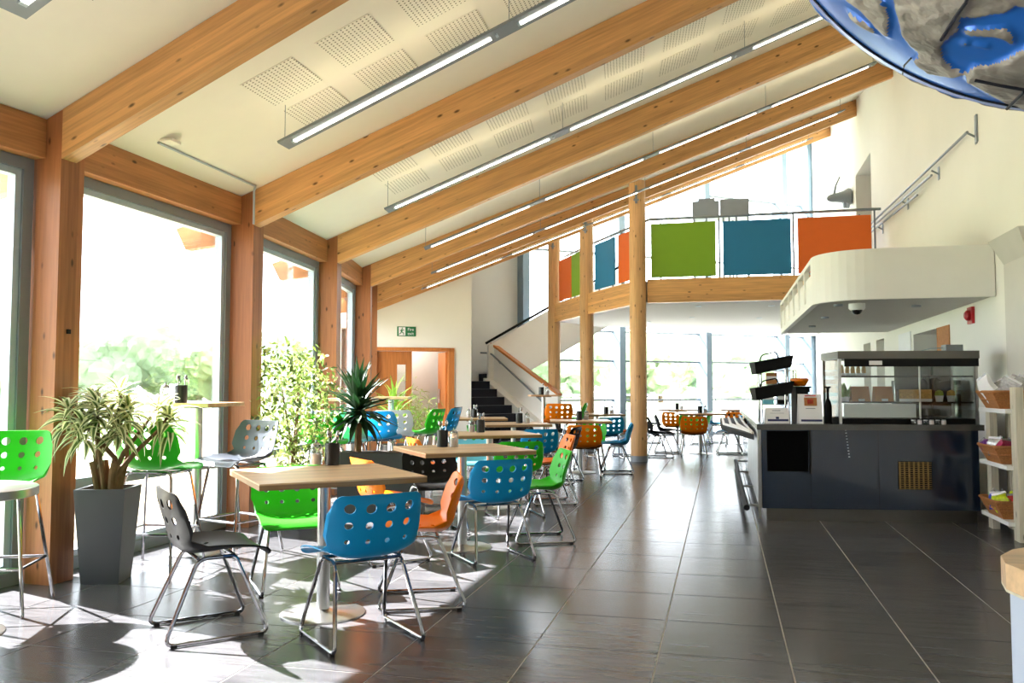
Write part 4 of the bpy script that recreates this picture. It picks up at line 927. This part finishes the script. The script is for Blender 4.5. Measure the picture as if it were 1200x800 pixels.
# ------------------------------------------------------------------ chairs
def catmull(P, n):
    out = []
    for i in range(len(P)-1):
        p0 = P[max(0,i-1)]; p1 = P[i]; p2 = P[i+1]; p3 = P[min(len(P)-1,i+2)]
        for k in range(n):
            t = k/n
            out.append(tuple(.5*((2*p1[j])+(-p0[j]+p2[j])*t+(2*p0[j]-5*p1[j]+4*p2[j]-p3[j])*t*t+(-p0[j]+3*p1[j]-3*p2[j]+p3[j])*t**3) for j in (0,1)))
    out.append(P[-1]); return out
def shell_mesh():
    prof = catmull([(.235,-.032),(.205,-.004),(.08,.0),(-.06,-.012),(-.140,-.006),(-.188,.04),(-.215,.13),(-.243,.225),(-.262,.30)], 6)
    A = [0.]
    for p, q in zip(prof[:-1], prof[1:]): A.append(A[-1]+math.hypot(q[0]-p[0], q[1]-p[1]))
    T = A[-1]
    def at(a):
        a = max(0, min(T, a)); i = 0
        while i < len(A)-2 and A[i+1] < a: i += 1
        t = (a-A[i])/(A[i+1]-A[i]); p, q = prof[i], prof[i+1]
        d = Vector((q[0]-p[0], q[1]-p[1])).normalized()
        return p[0]+(q[0]-p[0])*t, p[1]+(q[1]-p[1])*t, (d.y, -d.x)      # inner normal: up on the seat, forward on the back
    bend = next(A[i] for i in range(len(prof)) if prof[i][0] < -.15)
    def hw(a):
        t = a/T
        return .232-.012*math.sin(PI*min(1, max(0, (a-bend+.12)/.24)))-.012*max(0, t-.7)/.3
    # outline with rounded corners
    out = []; rc = .05; N = 5
    def corner(cx, ca, s, a0):
        for i in range(N+1):
            t = a0+(PI/2)*i/N; out.append((cx+rc*math.cos(t), ca+rc*math.sin(t)))
    w0, w1 = hw(0), hw(T)
    corner(-w0+rc, rc, 0, PI); corner(w0-rc, rc, 0, 1.5*PI)
    for i in range(1, 12): a = rc+(T-2*rc)*i/12; out.append((hw(a), a))
    corner(w1-rc, T-rc, 0, 0); corner(-w1+rc, T-rc, 0, PI/2)
    for i in range(11, 0, -1): a = rc+(T-2*rc)*i/12; out.append((-hw(a), a))
    holes = []
    for a, r in ((T-.062, .0255), (T-.147, .0195), (T-.228, .013)):
        for x in (-.147, -.049, .049, .147): holes.append((x*(1 if r > .02 else .98), a, r))
    for a, r in ((bend-.07,.013),(bend-.15,.013)):
        for x in (-.09, 0, .09): holes.append((x, a, r))
    V = [Vector(p) for p in out]; E_ = [(i, (i+1)%len(out)) for i in range(len(out))]
    for x, a, r in holes:
        o = len(V); n = 12
        V += [Vector((x+r*math.cos(2*PI*i/n), a+r*math.sin(2*PI*i/n))) for i in range(n)]; E_ += [(o+i, o+(i+1)%n) for i in range(n)]
    for j in range(1, 22):
        a = T*j/22
        for i in range(-5, 6):
            x = .215*i/5.4
            if all(math.hypot(x-hx, a-ha) > hr+.008 for hx, ha, hr in holes): V.append(Vector((x, a)))
    rv, re, rf, *_ = delaunay_2d_cdt(V, E_, [], 0, 1e-6)
    bm = bmesh.new(); bv = []
    for p in rv:
        y, z, n = at(p.y); k = .05*(abs(p.x)/.22)**2.6*(1-.85*max(0, 1-p.y/(bend*.85)))
        bv.append(bm.verts.new((p.x, y+n[0]*k*-1 if False else y+abs(n[1])*0+n[0]*k, z+n[1]*k)))
    for f_ in rf:
        c = sum((rv[i] for i in f_), Vector((0,0)))/len(f_)
        if any(math.hypot(c.x-hx, c.y-ha) < hr*.97 for hx, ha, hr in holes): continue
        if abs(c.x) > hw(c.y)+.004: continue
        try: bm.faces.new([bv[i] for i in f_])
        except ValueError: pass
    bmesh.ops.recalc_face_normals(bm, faces=bm.faces)
    bmesh.ops.solidify(bm, geom=list(bm.faces), thickness=.008)
    loose = [v for v in bm.verts if not v.link_faces]; bmesh.ops.delete(bm, geom=loose, context='VERTS')
    bmesh.ops.recalc_face_normals(bm, faces=bm.faces)
    me = bpy.data.meshes.new('shell'); bm.to_mesh(me); bm.free(); smooth_mesh(me, 50); return me
SHELL0 = shell_mesh(); SHELL = {}
for c in ('green','blue','orange','black','grey','paleblue','white'):
    me = SHELL0.copy(); me.materials.append(M[c]); SHELL[c] = me
# sled frame: one bent chrome tube per side plus cross tubes
def sled_mesh():
    b = MB(); sz = .405
    for s in (-1, 1):
        x0, x1 = .235*s, .175*s
        pts = [(x1,.02,sz),(x1,.085,sz),(x0,.245,.012),(x0,-.265,.012),(x1,-.10,sz),(x1,.02,sz)]
        b.tube(fillet(pts, .05, 5), .0105, 8)
    b.tube([(-.175,.085,sz),(.175,.085,sz)], .0095, 8); b.tube([(-.175,-.10,sz),(.175,-.10,sz)], .0095, 8)
    return b.mesh('sled_frame', M['chrome'], True)
SLED = sled_mesh()
GLIDE = MB().box(-.0125,.0125,-.014,.014,0,.016).mesh('glide', M['rubber'])
def stool_mesh():
    b = MB(); sz = .675
    b.tube(fillet([(-.24,.24,.006),(-.165,.14,sz),(.165,.14,sz),(.24,.24,.006)], .05, 5), .0105, 8)
    b.tube(fillet([(-.24,-.24,.006),(-.165,-.12,sz),(.165,-.12,sz),(.24,-.24,.006)], .05, 5), .0105, 8)
    b.tube([(-.165,.14,sz),(-.165,-.12,sz)], .009, 6); b.tube([(.165,.14,sz),(.165,-.12,sz)], .009, 6)
    return b.mesh('leg_frame', M['chrome'], True)
STOOL = stool_mesh()
def ring_mesh():
    z = .26; t = z/.675; x = .24-.075*t; yf = .24-.10*t; yb = -.24+.12*t
    return MB().tube([(-x,yf,z),(x,yf,z),(x,yb,z),(-x,yb,z)], .009, 8, True).mesh('foot_rail', M['chrome'])
RING = ring_mesh()
def face(dx, dy): return math.atan2(dy, dx)-PI/2
protos = {}
def chair(x, y, dx, dy, col, label, group='sled base chairs'):
    t = thing('cafe_chair', label, 'chair', (x, y, 0), face(dx, dy), group)
    link('shell', SHELL[col], t, (0,0,.43)).scale = (1.06,1.04,1.03); fr_ = link('sled_frame', SLED, t)
    for sx in (-.235,.235):
        for sy in (.2,-.22): link('glide', GLIDE, fr_, (sx, sy, 0))
    return t
def stool(x, y, dx, dy, col, label, group='bar stools by the windows'):
    t = thing('bar_stool', label, 'stool', (x, y, 0), face(dx, dy), group)
    link('shell', SHELL[col], t, (0,0,.70)); link('leg_frame', STOOL, t); link('foot_rail', RING, t)
    return t
# tables
TZ = .785; TS = .445
def top_mesh():
    b = MB(); b.box(-TS, TS, -TS, TS, -.008, 0); b.mi = 1; b.box(-TS, TS, -TS, TS, -.034, -.008); return b.mesh('table_top', [M['tabletop'], M['ply']])
TOP = top_mesh()
PED = MB().lathe([(.036,.02),(.036,TZ-.05)], 20).mesh('column', M['steel'], True)
BASE = MB().lathe([(.235,0),(.235,.008),(.22,.014),(.06,.018),(.038,.03)], 32).mesh('base_disc', M['steel'], True)
SPID = MB().box(-.2,.2,-.2,.2,TZ-.05,TZ-.0345).mesh('mounting_plate', M['dark'])
def table(x, y, rz, label):
    t = thing('cafe_table', label, 'table', (x, y, 0), rad(rz), 'square pedestal tables')
    link('table_top', TOP, t, (0,0,TZ)); link('column', PED, t); link('base_disc', BASE, t); link('mounting_plate', SPID, t); return t
POT = MB().lathe([(.043,0),(.046,.003),(.046,.135),(.040,.135),(.040,.02)], 20, cap=True).mesh('pot', M['ceramic'], True)
def spoon_mesh():
    b = MB(); b.tube([(0,0,0),(0,0,.14)], .004, 6); b.lathe([(.002,.14),(.011,.155),(.013,.17),(.008,.19),(.001,.195)], 8); return b.mesh('spoon_body', M['chrome'], True)
SPOON = spoon_mesh()
FORK = MB().box(-.004,.004,-.001,.001,0,.13).box(-.011,.011,-.001,.001,.13,.15).box(-.011,-.007,-.001,.001,.15,.19).box(-.002,.002,-.001,.001,.15,.19).box(.007,.011,-.001,.001,.15,.19).mesh('fork_body', M['chrome'])
JARG = MB().lathe([(.036,0),(.038,.004),(.038,.10),(.034,.112),(.03,.115)], 18, cap=False).mesh('jar_glass', M['jar'], True)
JARS = MB().lathe([(.034,.004),(.034,.07)], 16).mesh('sugar', M['sugar'], True)
JARL = MB().lathe([(.031,.115),(.031,.125),(.02,.135),(.006,.14),(.006,.155)], 16).mesh('pourer_lid', M['chrome'], True)
def condiments(x, y, z, where, dx=.09, dy=-.02, cut=3):
    t = thing('cutlery_pot', 'black cutlery pot on '+where, 'pot', (x, y, z), 0, 'cutlery pots'); link('pot_body', POT, t)
    random.seed(int(x*100+y*37))
    for i in range(cut):
        a = i*2.1+.4; o = thing('spoon' if i % 2 == 0 else 'fork', ('spoon','fork','upright spoon','upright fork')[i]+' standing in the black pot on '+where, 'cutlery', (x+.012*math.cos(a), y+.012*math.sin(a), z+.021), a, 'cutlery in the pots')
        o.rotation_euler = (.13*math.sin(a)*-1, .13*math.cos(a), a)
        link('handle_and_bowl', SPOON if i % 2 == 0 else FORK, o)
    s_ = thing('sugar_jar', 'glass sugar jar beside the black pot on '+where, 'jar', (x+dx, y+dy, z), 0, 'sugar jars')
    link('jar_glass', JARG, s_); link('sugar', JARS, s_); link('pourer_lid', JARL, s_)

T = {}
for key, x, y, rz, lab in (
    ('T1',-2.19,4.47,41,'nearest square table with pale oak top and ply edge'),
    ('T2',-2.02,6.56,37,'second square oak table, behind the nearest one'),
    ('T3',-2.42,8.85,30,'third square oak table in the left row'),
    ('T4',-2.78,11.4,24,'fourth square oak table in the left row'),
    ('T5',-3.85,13.4,18,'last square oak table in the left row, in front of the stair'),
    ('R1',-2.08,12.75,12,'square table with the orange and blue chairs left of the nearest round pole'),
    ('R2',-2.3,16.05,20,'square table partly hidden behind the nearest round pole'),
    ('R3',-.42,17.0,8,'square table with an orange chair right of the nearest round pole'),
    ('R4',-1.0,19.9,10,'square table near the far glazing, right of the round poles'),
    ('R5',.35,20.2,10,'square table near the far glazing beside the tray slide')):
    T[key] = table(x, y, rz, lab)
chair(-2.62,4.03,.70,.72,'black','black chair at the left of the nearest table, facing right')
chair(-2.66,5.02,.62,-.78,'green','green chair behind the nearest table, facing the camera side')
chair(-1.80,4.10,-.72,.70,'blue','nearest blue chair with its perforated back to the camera')
chair(-1.76,4.85,-.92,-.38,'orange','orange chair tucked in at the right of the nearest table')
chair(-2.42,6.02,.70,.72,'orange','orange chair between the two nearest tables, facing right')
chair(-2.45,7.15,.60,-.80,'black','black chair with its back under the edge of the second table')
chair(-1.68,6.22,-.62,.78,'blue','blue chair with its back to the camera at the second table')
chair(-1.50,7.05,-.92,-.40,'green','bright green chair at the right of the second table, facing left')
chair(-2.02,8.32,-.5,.86,'green','dark lit green chair in front of the third table')
chair(-1.86,9.35,-.9,-.4,'orange','orange chair at the right of the third table')
chair(-2.95,8.55,.8,.6,'orange','orange chair at the left of the third table')
chair(-2.75,9.4,.5,-.86,'paleblue','pale blue chair behind the third table')
chair(-2.35,10.85,-.5,.86,'blue','blue chair in front of the fourth table')
chair(-3.2,11.62,.95,-.2,'green','green chair at the left of the fourth table')
chair(-2.12,11.40,-.95,.1,'black','black chair at the right of the fourth table')
chair(-4.35,13.2,.95,.2,'green','green chair at the left of the last table in the left row')
chair(-3.6,12.85,-.3,.95,'black','black chair in front of the last table in the left row')
chair(-1.92,12.2,-.1,1,'orange','orange chair with its back to the camera left of the nearest round pole')
chair(-1.55,12.82,-1,-.15,'blue','blue chair facing left just left of the nearest round pole')
chair(-2.02,13.35,.1,-1,'green','green chair facing the camera behind the orange chair')
chair(-2.62,12.62,1,.1,'black','black chair facing right beside the fourth table')
chair(-2.0,15.5,-.3,1,'blue','blue chair peeping out left of the nearest round pole')
chair(-1.78,16.15,-1,-.1,'orange','orange chair half hidden behind the nearest round pole')
chair(-2.85,16.0,1,.1,'black','black chair behind the middle round pole')
chair(-.52,16.42,-.05,1,'orange','orange chair with its back to the camera right of the nearest round pole')
chair(-.60,17.6,.05,-1,'green','green chair behind the orange chair right of the nearest pole')
chair(-1.04,17.0,1,.05,'black','black chair facing right beside the far orange chair')
chair(-1.16,15.95,1,.35,'black','black chair standing just right of the nearest round pole')
chair(.12,17.0,-1,-.05,'blue','blue chair facing left beside the far orange chair')
chair(-1.05,19.3,0,1,'orange','small far orange chair in front of the table by the glazing')
chair(-1.6,19.95,1,0,'black','far black chair by the glazing')
chair(-.48,19.72,-1,.1,'green','far green chair by the glazing')
chair(.3,19.6,0,1,'orange','far orange chair beside the tray slide')
chair(-.12,20.4,1,0,'blue','far blue chair near the tray slide')
chair(.35,20.85,0,-1,'black','far black chair closest to the far glazing')
condiments(-2.36,4.92,TZ,'the nearest table', -.10, -.02, 4)
condiments(-2.22,6.66,TZ,'the second table', .10, -.01, 3)
condiments(-2.55,8.95,TZ,'the third table', -.10, .0, 3)
condiments(-2.72,11.5,TZ,'the fourth table', .11, 0, 2)
condiments(-3.95,13.5,TZ,'the last table of the left row', -.1, 0, 2)
condiments(-2.10,12.8,TZ,'the table left of the nearest pole', .1, .05, 2)
condiments(-2.12,16.05,TZ,'the table behind the nearest pole', .1, .05, 2)
condiments(-.42,17.0,TZ,'the table right of the nearest pole', .1, .05, 2)
condiments(-1.0,19.9,TZ,'the table by the far glazing', .1, .05, 2)

# high tables and stools along the windows
def high_table(x, y, rz, label, r=None):
    t = thing('high_table', label, 'table', (x, y, 0), rad(rz), 'high tables'); z = 1.15
    b = MB(); b.box(-.25,.25,-.25,.25,z-.03,z); b.build('table_top', M['tabletop'], t)
    MB().lathe([(.036,.02),(.036,z-.03)], 18).build('column', M['steel'], t, smooth=True); link('base_disc', BASE, t)
    MB().box(-.12,.12,-.12,.12,z-.04,z-.0305).build('mounting_plate', M['dark'], t)
high_table(-3.97, 5.9, 0, 'high oak table by the large window with a black pot')
condiments(-4.0, 5.72, 1.15, 'the high table by the large window', -.10, -.05, 3)
rt_ = thing('round_table', 'grey round table cut off by the left edge of the picture', 'table', (-3.83, 3.62, 0))
MB().lathe([(.36,.70),(.37,.705),(.37,.745),(.36,.75)], 40).build('table_top', M['steel'], rt_, smooth=True); MB().lathe([(.036,.02),(.036,.70)], 18).build('column', M['steel'], rt_, smooth=True); link('base_disc', BASE, rt_)
stool(-4.06, 4.10, .40, -.9, 'green', 'green bar stool at the left edge beside the round table')
stool(-3.90, 5.33, -.12, .98, 'green', 'green bar stool behind the grey planter, back to the camera')
stool(-3.66, 5.98, -.30, -.95, 'grey', 'slate grey bar stool at the high table by the large window')
stool(-4.0, 8.12, -.3, 1, 'green', 'green bar stool half hidden by the fig tree')
high_table(-4.1, 9.05, 10, 'high table hidden behind the pale blue stools')
stool(-3.95, 8.62, -.3, 1, 'paleblue', 'pale blue bar stool left of the dark spiky plant, back to the camera')
stool(-3.80, 9.12, -.2, 1, 'blue', 'blue bar stool under the drooping spiky leaves')
stool(-3.84, 9.68, -.3, 1, 'white', 'white bar stool behind the blue stool')
stool(-3.66, 10.2, -1, .1, 'green', 'green bar stool in profile facing left')
stool(-3.60, 10.72, -1, .0, 'blue', 'blue bar stool behind the green one in profile')
stool(-3.74, 11.22, -1, -.05, 'black', 'black bar stool behind the blue one in profile')
high_table(-4.25, 10.6, 15, 'high table beyond the stools in profile')
high_table(-3.05, 14.75, 20, 'high table with a black pot in front of the stair')
condiments(-3.08, 14.70, 1.15, 'the high table in front of the stair', .1, .02, 1)
stool(-2.72, 14.35, -.3, 1, 'orange', 'orange bar stool at the high table in front of the stair')
stool(-2.56, 14.98, -1, -.1, 'green', 'green bar stool behind the orange bar stool')

# ------------------------------------------------------------------ plants
def strap_leaf(L, w, droop, cup=.25, stripes=True, n=6):
    """leaf along +x rising then drooping; cream margins, green centre"""
    b = MB(); rows = []
    for i in range(n+1):
        t = i/n; ww = w*(math.sin(PI*min(1, .12+t*.88))**.7)*(1 if t < .5 else 1-.9*((t-.5)/.5)**2)/2+.0008
        x = L*t*(1-.15*droop*t); z = L*(.25*t-droop*t*t)
        rows.append([(x,-ww,z+cup*ww),(x,-ww*.42,z),(x,ww*.42,z),(x,ww,z+cup*ww)])
    vs_ = [p for r in rows for p in r]; b.v = [tuple(p) for p in vs_]
    for i in range(n):
        for q in range(3):
            b.f.append((i*4+q, i*4+q+1, i*4+q+5, i*4+q+4)); b.m.append(1 if (q == 1 and stripes) else 0)
    return b
def square_pot(t, r0, r1, h, m, rz=0):
    b = MB(); w = .014
    o0 = [(-r0,-r0),(r0,-r0),(r0,r0),(-r0,r0)]; o1 = [(-r1,-r1),(r1,-r1),(r1,r1),(-r1,r1)]; i1 = [(x*(1-w*1.3/r1),y*(1-w*1.3/r1)) for x,y in o1]
    vs_ = [(x,y,0) for x,y in o0]+[(x,y,h) for x,y in o1]+[(x,y,h) for x,y in i1]+[(x,y,h-.05) for x,y in i1]
    fs_ = [(3,2,1,0)]
    for a_, b_ in ((0,4),(4,8),(8,12)):
        for i in range(4): fs_.append((a_+i, a_+(i+1)%4, b_+(i+1)%4, b_+i))
    b.add(vs_, fs_); o = b.build('pot', m, t); s_ = r1*.93
    MB().box(-s_,s_,-s_,s_,h-.06,h-.035).build('soil', M['soil'], t)
random.seed(11)
pl = thing('potted_dracaena', 'variegated dracaena with twisted trunks in a tall grey square planter', 'plant', (-3.95, 4.89, 0), rad(19))
square_pot(pl, .118, .16, .61, M['planter'])
LV = [strap_leaf(l, .042, d).mesh('leaf', [M['lcream'], M['lgreen']]) for l, d in ((.21,.5),(.19,.75),(.23,.9),(.17,.4))]
tips = [(-.20,-.16,1.14),(-.11,-.02,1.20),(-.03,-.14,1.17),(.04,.04,1.24),(.10,.04,1.15),(.24,.22,1.14),(-.10,-.17,1.04),(.08,-.08,1.06),(.32,.20,1.08)]
for i, tp in enumerate(tips):
    tp = Vector(tp); bx, by = .045*math.cos(i*2.3), .045*math.sin(i*2.3)
    mid = Vector((bx*2.2+tp.x*.25, by*2.2+tp.y*.2, .80+.02*(i%3)))
    pts = [(bx,by,.56),(bx*1.6+.015*math.sin(i*3),by*1.6,.68),tuple(mid),tuple(mid*.45+tp*.55+Vector((.02*math.sin(i*5),.02,0))),tuple(tp)]
    tk = MB().tube(pts, .021, 8, r1=.009).build('trunk', M['bark'], pl, smooth=True)
    for j in range(31):
        a = j*2.399+i; el = .9-1.5*(j/31); me = LV[(i+j) % 4]
        o = link('leaf', me, tk); dz = -.13*(j/31)
        o.matrix_local = Matrix.Translation(tp+Vector((0,0,dz))) @ Matrix.Rotation(a, 4, 'Z') @ Matrix.Rotation(-el, 4, 'Y') @ Matrix.Rotation(random.uniform(-.4,.4), 4, 'X')
for i in range(4):
    a = i*1.6+.5; MB().tube([(.06*math.cos(a),.06*math.sin(a),.56),(.09*math.cos(a),.09*math.sin(a),.72),(.11*math.cos(a),.10*math.sin(a),.78)], .024, 8, r1=.018).build('cut_stub', M['bark'], pl, smooth=True)

def blade_cloud(n, sizefn, posfn, mats, seed):
    random.seed(seed); b = MB()
    for i in range(n):
        p = posfn(); L, w = sizefn(); d = Vector((random.gauss(0,1), random.gauss(0,1), random.gauss(-.6,.7))).normalized()
        s_ = d.cross(Vector((random.gauss(0,1), random.gauss(0,1), random.gauss(0,1)))).normalized()*w/2
        b.mi = random.randrange(len(mats)); q = p+d*L*.5; e = p+d*L+Vector((0,0,-L*.12))
        b.add([p, q+s_, e, q-s_], [(0,1,2,3)])
    return b
# variegated fig tree
ft = thing('potted_fig', 'variegated weeping fig with pale green leaves beside the second window post', 'plant', (-3.93, 7.35, 0))
square_pot(ft, .15, .2, .42, M['planter'])
for i in range(3): MB().tube([(.02*i-.02,.01*i,.38),(.03*math.sin(i*2),.03*math.cos(i),.8),(.10*math.sin(i*2.2),.1*math.cos(i*2),1.3)], .017, 7, r1=.006).build('trunk', M['bark'], ft)
def figpos():
    while True:
        p = Vector((random.uniform(-1,1), random.uniform(-1,1), random.uniform(-1,1)))
        if p.length < 1 and random.random() < .35+.65*p.length: break
    lob = 1+.18*math.sin(p.x*7+p.z*5)
    return Vector((p.x*.42*lob, p.y*.40, 1.12+p.z*.66-.08*p.x))
o = blade_cloud(1900, lambda: (random.uniform(.05,.085), random.uniform(.024,.036)), figpos, [0,1,2], 5).build('foliage', [M['lfic'], M['lficpale'], M['lgreen']], ft); o['kind'] = 'stuff'
# spiky yucca in a trough
tg = thing('planter_trough', 'long low grey planter trough behind the nearest table', 'planter', (-3.34, 8.10, 0), rad(14))
MB().box(-.42,.42,-.15,.15,0,.62).build('trough_body', M['planter'], tg); MB().box(-.40,.40,-.13,.13,.621,.625).build('soil', M['soil'], tg)
yu = thing('yucca', 'dark green spiky yucca rising from the trough behind the stools', 'plant', (-3.75, 9.02, .0)); yu.location = (-3.58, 8.04, .626)
MB().tube([(0,0,0),(.01,0,.25),(0,0,.48)], .04, 8, r1=.03).build('trunk', M['bark'], yu, smooth=True)
YL = [strap_leaf(l, .065, d, .3, False).mesh('leaf', [M['lyucca']]) for l, d in ((.46,.3),(.40,.5),(.50,.12))]
random.seed(4)
for j in range(84):
    a = j*2.399; el = 1.35-2.1*(j/84); o = link('leaf', YL[j % 3], yu)
    o.matrix_local = Matrix.Translation((0,0,.48-.14*(j/84))) @ Matrix.Rotation(a, 4, 'Z') @ Matrix.Rotation(-el, 4, 'Y')
# fresh palm and dry shrub near the exit wall
fp = thing('potted_palm', 'fresh light green palm in front of the brown exit door', 'plant', (-4.66, 11.75, 0))
MB().lathe([(.15,0),(.2,.45),(.185,.45),(.18,.4)], 18).build('pot', M['planter'], fp, smooth=True)
FLv = [strap_leaf(l, .045, d, .2, False).mesh('frond', [M['lfresh']]) for l, d in ((.6,.4),(.5,.7))]
for j in range(34):
    a = j*2.399; el = 1.4-1.2*(j/34); o = link('frond', FLv[j % 2], fp); o.matrix_local = Matrix.Translation((0,0,.95-.3*(j/34))) @ Matrix.Rotation(a, 4, 'Z') @ Matrix.Rotation(-el, 4, 'Y')
MB().tube([(0,0,.4),(.02,0,.7),(0,0,.95)], .03, 8).build('trunk', M['bark'], fp)
ds = thing('potted_shrub', 'olive coloured bushy shrub right of the light green palm', 'plant', (-4.26, 11.45, 0))
MB().lathe([(.15,0),(.2,.42),(.185,.42),(.18,.38)], 18).build('pot', M['planter'], ds, smooth=True)
def shpos():
    p = Vector((random.gauss(0,.15), random.gauss(0,.15), random.gauss(0,.17))); return Vector((p.x, p.y, .88+p.z))
o = blade_cloud(600, lambda: (random.uniform(.08,.16), .012), shpos, [0,1], 9).build('foliage', [M['lolive'], M['lfresh']], ds); o['kind'] = 'stuff'
MB().tube([(0,0,.36),(.01,0,.8)], .018, 6).build('stem', M['bark'], ds)

# ------------------------------------------------------------------ outdoors
def ground(pts, z, name, m, label):
    b = MB(); b.prism(pts, z-.2, z); o = b.build(name, m); tag(o, label, 'ground', kind='structure')
ground([(-320,-250),(200,-250),(200,330),(-320,330)], -.32, 'ground_meadow', M['grass'], 'sunlit pale meadow outside the windows')
# terrace strip outside the curved window wall and the far glazing
b = MB(); aa = [phi(-3.5)+(phi(7)-phi(-3.5))*i/30 for i in range(31)]
for i in range(30):
    p = [pol(R0-4.6, aa[i]), pol(R0-.38, aa[i]), pol(R0-.38, aa[i+1]), pol(R0-4.6, aa[i+1])]
    b.hexa([(q.x,q.y,-.4) for q in p]+[(q.x,q.y,-.06) for q in p])
o = b.build('ground_terrace', M['sand'], None); tag(o, 'dry sandy paving outside the left windows', 'paving', kind='structure')
b = MB(); b.box(-1, 16, .25, 5.5, -.4, -.05); o = b.build('ground_deck', M['conc'], None, pol(R0, a6), a6); tag(o, 'pale concrete deck beyond the far glazing', 'paving', kind='structure')
gr = thing('guard_rail', 'grey guard rail on the deck beyond the far glazing', 'railing', pol(R0, a6), a6)
for z in (.55, 1.05): MB().tube([(-1,4.5,z),(15.5,4.5,z)], .03, 6).build('rail_tube', M['alu'], gr)
for i in range(12): MB().tube([(-.8+i*1.45,4.5,-.05),(-.8+i*1.45,4.5,1.05)], .025, 6).build('rail_post', M['alu'], gr)
# trees
def crown_mesh(seed, n, m):
    random.seed(seed); b = MB()
    for i in range(n):
        c = Vector((random.gauss(0,.42), random.gauss(0,.42), .62+random.gauss(0,.22))); r = random.uniform(.2,.38)
        bm = bmesh.new(); bmesh.ops.create_icosphere(bm, subdivisions=3, radius=1)
        vs_ = []
        for v in bm.verts:
            d = v.co.normalized(); k = r*(1+.28*noise.noise(d*3+c*7)+.22*noise.noise(d*9+c*3)); vs_.append(c+d*k)
        fs_ = [tuple(v.index for v in f_.verts) for f_ in bm.faces]; bm.free(); b.add(vs_, fs_)
    return b.mesh('crown', m)
CR = [crown_mesh(31, 9, M['tree']), crown_mesh(32, 10, M['tree2']), crown_mesh(33, 8, M['tree'])]
TRK = MB().tube([(0,0,0),(.02,0,.3),(0,.02,.6)], .05, 7, r1=.03).mesh('trunk', M['bark'])
random.seed(77); nt_ = 0
spots = []
for i in range(15):       # belt seen through the left windows
    px = -90+i*40; spots.append((px, random.uniform(95,150), random.uniform(6.2,8.2)))
for i in range(9):        # belt seen through the far glazing
    px = 590+i*46; spots.append((px, random.uniform(95,150), random.uniform(6.2,8.6)))
places = ['left of the picture edge','behind the round table','behind the planter','left of the high table pot','behind the high table pot','right of the high table','behind the fig tree','right of the fig tree']
TREEL = ['hazy tree beyond the left picture edge, farthest out','hazy tree beyond the left picture edge, second out','hazy tree at the very left edge of the first window','hazy tree in the left edge window beside its frame',
 'hazy tree hidden behind the post at the planter','hazy tree at the left end of the large window','hazy tree above the variegated dracaena in the large window','hazy tree left of the glass jar on the high table','hazy tree behind the black pot on the high table',
 'hazy tree at the right end of the large window','hazy tree at the left of the fig tree window','hazy tree behind the crown of the potted fig','hazy tree right of the potted fig','hazy tree behind the yucca leaves','hazy tree behind the last window posts',
 'hazy tree behind the white stair balustrade','hazy tree left of the farthest round pole','hazy tree between the farthest and middle round poles','hazy tree left of the nearest round pole','hazy tree right of the nearest round pole','hazy tree behind the far orange chair',
 'hazy tree above the tray slide','hazy tree behind the wire basket rack','hazy tree behind the till at the far glazing corner']
for i, (px, D, h_) in enumerate(spots):
    a = math.atan((px-600)/FPX)-YAW; x = D*math.sin(a); y = D*math.cos(a)
    side = 'left windows' if i < 15 else 'far glazing'; k = i if i < 15 else i-15
    t = thing('tree', TREEL[i], 'tree', (x, y, -.33), random.uniform(0,6), 'trees outside')
    o = link('crown', CR[i % 3], t); s_ = h_/1.25; o.scale = (s_*.95, s_*.95, s_); o2 = link('trunk', TRK, t); o2.scale = (s_, s_, s_)
